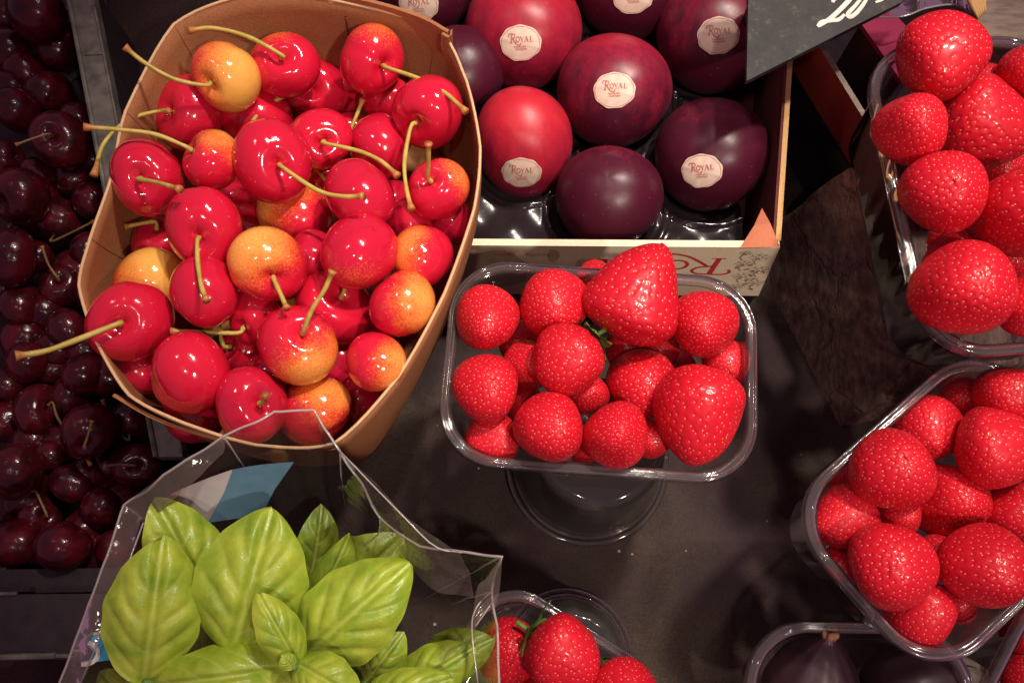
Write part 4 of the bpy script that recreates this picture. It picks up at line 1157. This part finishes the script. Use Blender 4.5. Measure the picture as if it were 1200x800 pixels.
# ------------------------------------------------------------------ basil in its cellophane sleeve
BC = at(345, 745, 15.0); PCx, PCy = BC.x - .9, BC.y - .8
ba = empty('basil_plant', (PCx, PCy, 0.05)); tag(ba, 'bright green potted basil plant with large glossy leaves inside clear cellophane', 'plant')
def ringv(cx, cy, prof, n=40):
    V = []; F = []
    for r_, z_ in prof:
        for k in range(n): V.append((cx + r_ * math.cos(2 * math.pi * k / n), cy + r_ * math.sin(2 * math.pi * k / n), z_))
    for i in range(len(prof) - 1):
        for k in range(n): F.append((i * n + k, i * n + (k + 1) % n, (i + 1) * n + (k + 1) % n, (i + 1) * n + k))
    F.append(tuple(range(n))[::-1]); return V, F
wpart('pot', *ringv(PCx, PCy, [(2.2, .05), (2.7, 5.6), (2.85, 5.6), (2.85, 6.1), (2.7, 6.1), (2.6, 5.4)]), M['pot'], ba, True)
V, F = ringv(PCx, PCy, [(2.58, 5.5), (1.6, 5.6), (.5, 5.65)]); F = F[:-1] + [tuple(80 + k for k in range(40))]
wpart('soil', V, F, M['soil'], ba, True)
def leaf(base, tip, wpx, zb, zt, arch, cup_, shade, side=0.0, nu=110, nv=44):
    """base, tip in pixels with heights; arch lifts the middle, cup_ curls the sides up (+) or down (-)"""
    arch *= 1.9; cup_ *= 1.7
    B, T = at(*base, zb), at(*tip, zt); ax = T - B; L = ax.length; t = ax.normalized()
    mid = (B + T) / 2; view = (CAM - mid).normalized()
    s = t.cross(view).normalized(); nrm = s.cross(t).normalized()
    nrm = (nrm + s * side).normalized(); s = t.cross(nrm).normalized()
    hw = cm(wpx, mid) / 2
    V = []; F = []; vein = []
    ph = rng.uniform(0, 6)
    for i in range(nu + 1):
        u = i / nu
        w = hw * (math.sin(math.pi * u ** .86) ** .60) * (1.0 - .05 * u) if 0 < u < 1 else .02
        for j in range(nv + 1):
            v = -1 + 2 * j / nv
            lat = abs(v)
            # side veins sweep towards the tip
            k = (u - lat * .34 + .02 * math.sin(ph + 5 * v)) * 5.0 + (.25 if v > 0 else 0) ; fr = abs(k - round(k))
            vn = math.exp(-(fr / .055) ** 2) * (lat > .04) * (1 - lat) ** .35 * (0.06 < u < .93)
            mr = math.exp(-(v * w / (.030 * hw * (1.4 - u) + .015)) ** 2); md = math.exp(-(v * w / (.10 * hw)) ** 2)
            puff = .065 * hw * (1 - math.exp(-(fr / .22) ** 2)) * math.sin(math.pi * min(1, lat * 1.05)) * math.sin(math.pi * u)
            zz = arch * L * math.sin(math.pi * u) + cup_ * w * v * v - .16 * hw * md + .03 * hw * mr + puff
            zz += .11 * hw * math.sin(6 * u + ph + 2 * v) * lat ** 1.5 + .05 * hw * math.sin(13 * u + 2 * ph) * lat ** 2
            zz -= .22 * L * max(0, u - .82) ** 1.2 * (1 if arch > 0 else .3)
            p = B + t * (L * u) + s * (v * w * (1 + .02 * math.sin(u * 26))) + nrm * zz
            V.append(p); vein.append(min(1, .8 * mr + .75 * vn))
    for i in range(nu):
        for j in range(nv): a = i * (nv + 1) + j; F.append((a, a + 1, a + nv + 2, a + nv + 1))
    o = wpart('leaf', V, F, M['leaf'], ba, True)
    at_ = o.data.attributes.new('vein', 'FLOAT', 'POINT'); at_.data.foreach_set('value', vein)
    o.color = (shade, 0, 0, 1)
    P0 = Vector((PCx + (B.x - PCx) * .15, PCy + (B.y - PCy) * .15, 6.0))
    return B, P0
stems_ = []
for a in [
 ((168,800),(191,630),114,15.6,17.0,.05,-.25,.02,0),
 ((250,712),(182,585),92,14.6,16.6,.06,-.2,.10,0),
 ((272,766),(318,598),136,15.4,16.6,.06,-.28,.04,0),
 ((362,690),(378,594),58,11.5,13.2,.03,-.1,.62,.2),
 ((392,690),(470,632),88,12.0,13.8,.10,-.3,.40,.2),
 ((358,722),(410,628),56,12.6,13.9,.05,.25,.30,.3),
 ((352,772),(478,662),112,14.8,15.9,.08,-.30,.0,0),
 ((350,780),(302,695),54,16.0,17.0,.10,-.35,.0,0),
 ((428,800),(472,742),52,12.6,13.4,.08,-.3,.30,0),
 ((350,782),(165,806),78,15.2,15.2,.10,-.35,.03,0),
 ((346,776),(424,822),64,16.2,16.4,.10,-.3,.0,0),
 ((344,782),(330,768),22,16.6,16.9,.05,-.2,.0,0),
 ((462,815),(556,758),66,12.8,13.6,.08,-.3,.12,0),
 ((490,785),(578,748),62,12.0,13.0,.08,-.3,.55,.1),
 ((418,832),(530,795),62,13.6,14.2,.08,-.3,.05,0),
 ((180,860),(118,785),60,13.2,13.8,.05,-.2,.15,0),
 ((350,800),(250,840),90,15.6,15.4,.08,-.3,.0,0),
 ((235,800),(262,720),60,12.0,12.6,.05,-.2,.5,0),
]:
    stems_.append(leaf(*a))
sv = []
for B, P0 in stems_: sv.append(tube(spline([P0, P0.lerp(B, .6) + Vector((0, 0, -.2)), B], 8), .11, 6))
wpart('stem', *merge(*sv), M['calyx'], ba, True)

# sleeve: (px,py,z) of the open rim, anticlockwise from the left fold
sl = empty('cellophane_sleeve', (PCx, PCy, 0.02)); tag(sl, 'crinkled clear cellophane sleeve round the basil with blue and white printing', 'plastic sleeve')
rim = [(145,592,16.4),(192,556,16.7),(262,511,17.0),(322,482,17.2),(368,480,17.2),(398,528,16.6),(446,607,15.6),(492,640,16.0),(540,646,16.6),(588,652,17.2),
       (576,692,16.6),(583,740,16.0),(586,860,16.2),(480,960,16.6),(260,970,16.6),(90,900,16.0),(64,815,15.4),(104,708,15.9)]
rimp = [at(*p) for p in rim]
fine = []; n_ = len(rimp)
for i in range(n_):
    for k in range(10):
        q = rimp[i].lerp(rimp[(i + 1) % n_], k / 10); q2 = closed(rimp, 10)[i * 10 + k] if k == -1 else q
        fine.append(q2 + mn.noise_vector(q2 * .9) * .13 * math.sin(math.pi * k / 10))
m = len(fine); V = []; F = []; lev = 14
for l in range(lev + 1):
    u = l / lev
    for i, p in enumerate(fine):
        a = math.atan2(p.y - PCy, p.x - PCx); b = Vector((PCx + 2.7 * math.cos(a), PCy + 2.7 * math.sin(a), .1))
        b2 = Vector((PCx + 3.1 * math.cos(a), PCy + 3.1 * math.sin(a), 6.2))
        q = b.lerp(b2, min(1, u / .4)) if u < .4 else b2.lerp(p, (u - .4) / .6)
        if 0 < u < 1:
            dv = (mn.noise_vector(q * .45 + Vector((3, 1, 7))) * .34 + mn.noise_vector(q * 1.6) * .03) * math.sin(math.pi * u)
            q = q + Vector((dv.x, dv.y, dv.z * .3))
        V.append(q)
for l in range(lev):
    for i in range(m): F.append((l * m + i, l * m + (i + 1) % m, (l + 1) * m + (i + 1) % m, (l + 1) * m + i))
wpart('film', V, F, M['film'], sl, True)
wpart('cut_edge', *tube(fine + [fine[0]], .045, 6, False), M['film_edge'], sl, True)
# pressed vertical creases
def wall_pt(i, u):
    p = fine[i % m]; a = math.atan2(p.y - PCy, p.x - PCx); b2 = Vector((PCx + 3.1 * math.cos(a), PCy + 3.1 * math.sin(a), 6.2)); return p.lerp(b2, u)
for i, u in ((0, .8), (20, .5), (50, .55), (60, .7), (90, .75), (100, .4), (165, .8)):
    wpart('crease', *tube([wall_pt(i, t * u / 8) + mn.noise_vector(wall_pt(i, t * u / 8)) * .06 for t in range(9)], [.04 - .004 * t for t in range(9)], 5), M['film_edge'], sl, True)
# loose folded corner on the right and the turned-over band on the left and right
def band(P, Q, name='folded_band'):
    A, B = spline([at(*p) for p in P], 30), spline([at(*p) for p in Q], 30); V = []; F = []
    for i in range(31):
        for j in range(9):
            q = A[i].lerp(B[i], j / 8); V.append(q + (mn.noise_vector(q * .8) * .16 + mn.noise_vector(q * 2.2) * .06) * (.3 + .7 * math.sin(math.pi * j / 8)))
    for i in range(30):
        for j in range(8): k = i * 9 + j; F.append((k, k + 1, k + 10, k + 9))
    wpart(name, V, F, M['film_fold'], sl, True)
band([(588,652,17.3), (585,690,17.1), (582,712,16.8)], [(560,684,16.9), (556,705,16.7), (553,738,16.4)], 'folded_corner')
band([(398,528,16.7), (440,566,16.9), (478,606,17.0), (540,648,16.8)], [(402,534,16.5), (446,607,15.8), (500,685,15.3), (556,700,15.5)])
band([(145,592,16.5), (200,550,16.9), (262,511,17.1)], [(168,612,16.4), (215,575,16.6), (262,530,16.9)])
band([(145,592,16.55), (108,700,16.0), (66,815,15.5)], [(166,606,16.5), (130,715,16.0), (94,806,15.6)])
for P, w in ((spline([at(576,692,16.7), at(558,712,16.8), at(553,738,16.5), at(560,800,16.2)], 12), .03), (spline([at(398,528,16.7), at(470,602,16.95), at(510,640,16.8), at(541,647,16.65)], 10), .03),
             (spline([at(580,700,16.8), at(570,715,16.8), at(556,735,16.5)], 8), .03), ([at(168,612,16.55), at(128,720,16.05), at(92,806,15.65)], .03)):
    wpart('fold_line', *tube(P, w, 5), M['film_edge'], sl, True)
# printed panels on the film
def panel(pts, z, name, m_, bow=.35):
    """quad strip: list of (left px,py, right px,py) rows; gently bowed"""
    V = []; F = []; rows = len(pts); nn = 10
    for r_ in range(rows):
        a, b = pts[r_]
        A, B = at(a[0], a[1], z(r_ / (rows - 1))), at(b[0], b[1], z(r_ / (rows - 1)))
        for k in range(nn + 1):
            t = k / nn; V.append(A.lerp(B, t) + Vector((0, 0, bow * math.sin(math.pi * t))))
    for r_ in range(rows - 1):
        for k in range(nn): a = r_ * (nn + 1) + k; F.append((a, a + 1, a + nn + 2, a + nn + 1))
    V2 = [v - Vector((0, .02, .02)) for v in V]; o_ = len(V)
    return wpart(name, V + V2, F + [tuple(i + o_ for i in f[::-1]) for f in F], m_, sl, True)
zf = lambda u: 15.8 - 1.9 * u
panel([((272,550),(344,541)),((262,577),(322,572)),((243,612),(306,604))], zf, 'blue_stripe', M['label_blue'], .25)
panel([((212,573),(272,550)),((205,594),(262,577)),((214,630),(243,612))], zf, 'white_stripe', M['label_white'], .1)
panel([((192,583),(212,573)),((186,602),(205,594)),((198,640),(214,630))], zf, 'tan_stripe', M['label_tan'], .05)
pz = 15.1
pl_pts = [at(93, 744, pz), at(140, 740, pz), at(140, 778, pz), at(118, 776, pz), at(84, 782, pz)]
wpart('blue_patch', *slab([at(95,781,pz), at(112,775,pz), at(142,771,pz), at(142,741,pz), at(107,743,pz), at(99,751,pz)][::-1], .03, (0, 0, 1)), M['label_bright'], sl)
def fmap(x, y): return at(x, y, pz + .03)
wpart('white_letter_ring', *ribbon(arc(98, 765, 17, 13, -75, 100, 20), 5.0, fmap), M['label_white'], sl)
wpart('white_border', *ribbon([(97, 750), (107, 742), (142, 740)], 3, fmap), M['label_white'], sl)
wpart('dark_letter_centre', *blob(96, 765, 14, 10, lambda x, y: at(x, y, pz + .02), 1), M['pot'], sl)

# ------------------------------------------------------------------ light: a few shaded market lamps overhead, an added fill and the dim hall
def lamp(name, loc, target, power, rad, col, cone=32):
    l = bpy.data.lights.new(name, 'SPOT'); l.shadow_soft_size = rad; l.energy = power; l.color = col
    l.spot_size = math.radians(cone); l.spot_blend = 1.0
    o = bpy.data.objects.new(name, l); COL.objects.link(o)
    d = Vector(target) - Vector(loc); o.matrix_world = Matrix.Translation(loc) @ d.to_track_quat('-Z', 'Y').to_matrix().to_4x4()
    return o
warm = (1.0, .88, .76)
lamp('market_or_fill_lamp', (42, 38, 120), (3, 4, 8), 640000, 3.6, warm, 28)
lamp('market_or_fill_lamp', (26, 52, 125), (3, 6, 8), 260000, 2.6, warm, 28)
lamp('market_or_fill_lamp', (-8, -42, 128), (2, 0, 8), 80000, 3, (1.0, .86, .73), 28)
lamp('market_or_fill_lamp', (44, -56, 112), (6, 4, 7), 330000, 2.8, (1.0, .86, .73), 27)  # added fill to brighten the plum crate's front board, no lamp seen there
lamp('market_or_fill_lamp', (-55, 30, 120), (2, 2, 8), 45000, 3, (1.0, .88, .78), 26)
world = bpy.data.worlds.new('World'); scene.world = world; world.use_nodes = True
bg = world.node_tree.nodes['Background']; bg.inputs[0].default_value = (0.64, 0.29, 0.45, 1); bg.inputs[1].default_value = 0.40

scene.render.engine = 'CYCLES'
scene.cycles.transparent_max_bounces = 24; scene.cycles.max_bounces = 10
scene.cycles.caustics_reflective = False; scene.cycles.caustics_refractive = False
scene.view_settings.view_transform = 'Standard'; scene.view_settings.look = 'None'
scene.view_settings.exposure = -0.15; scene.view_settings.gamma = 1.0
scene.view_settings.use_curve_mapping = False
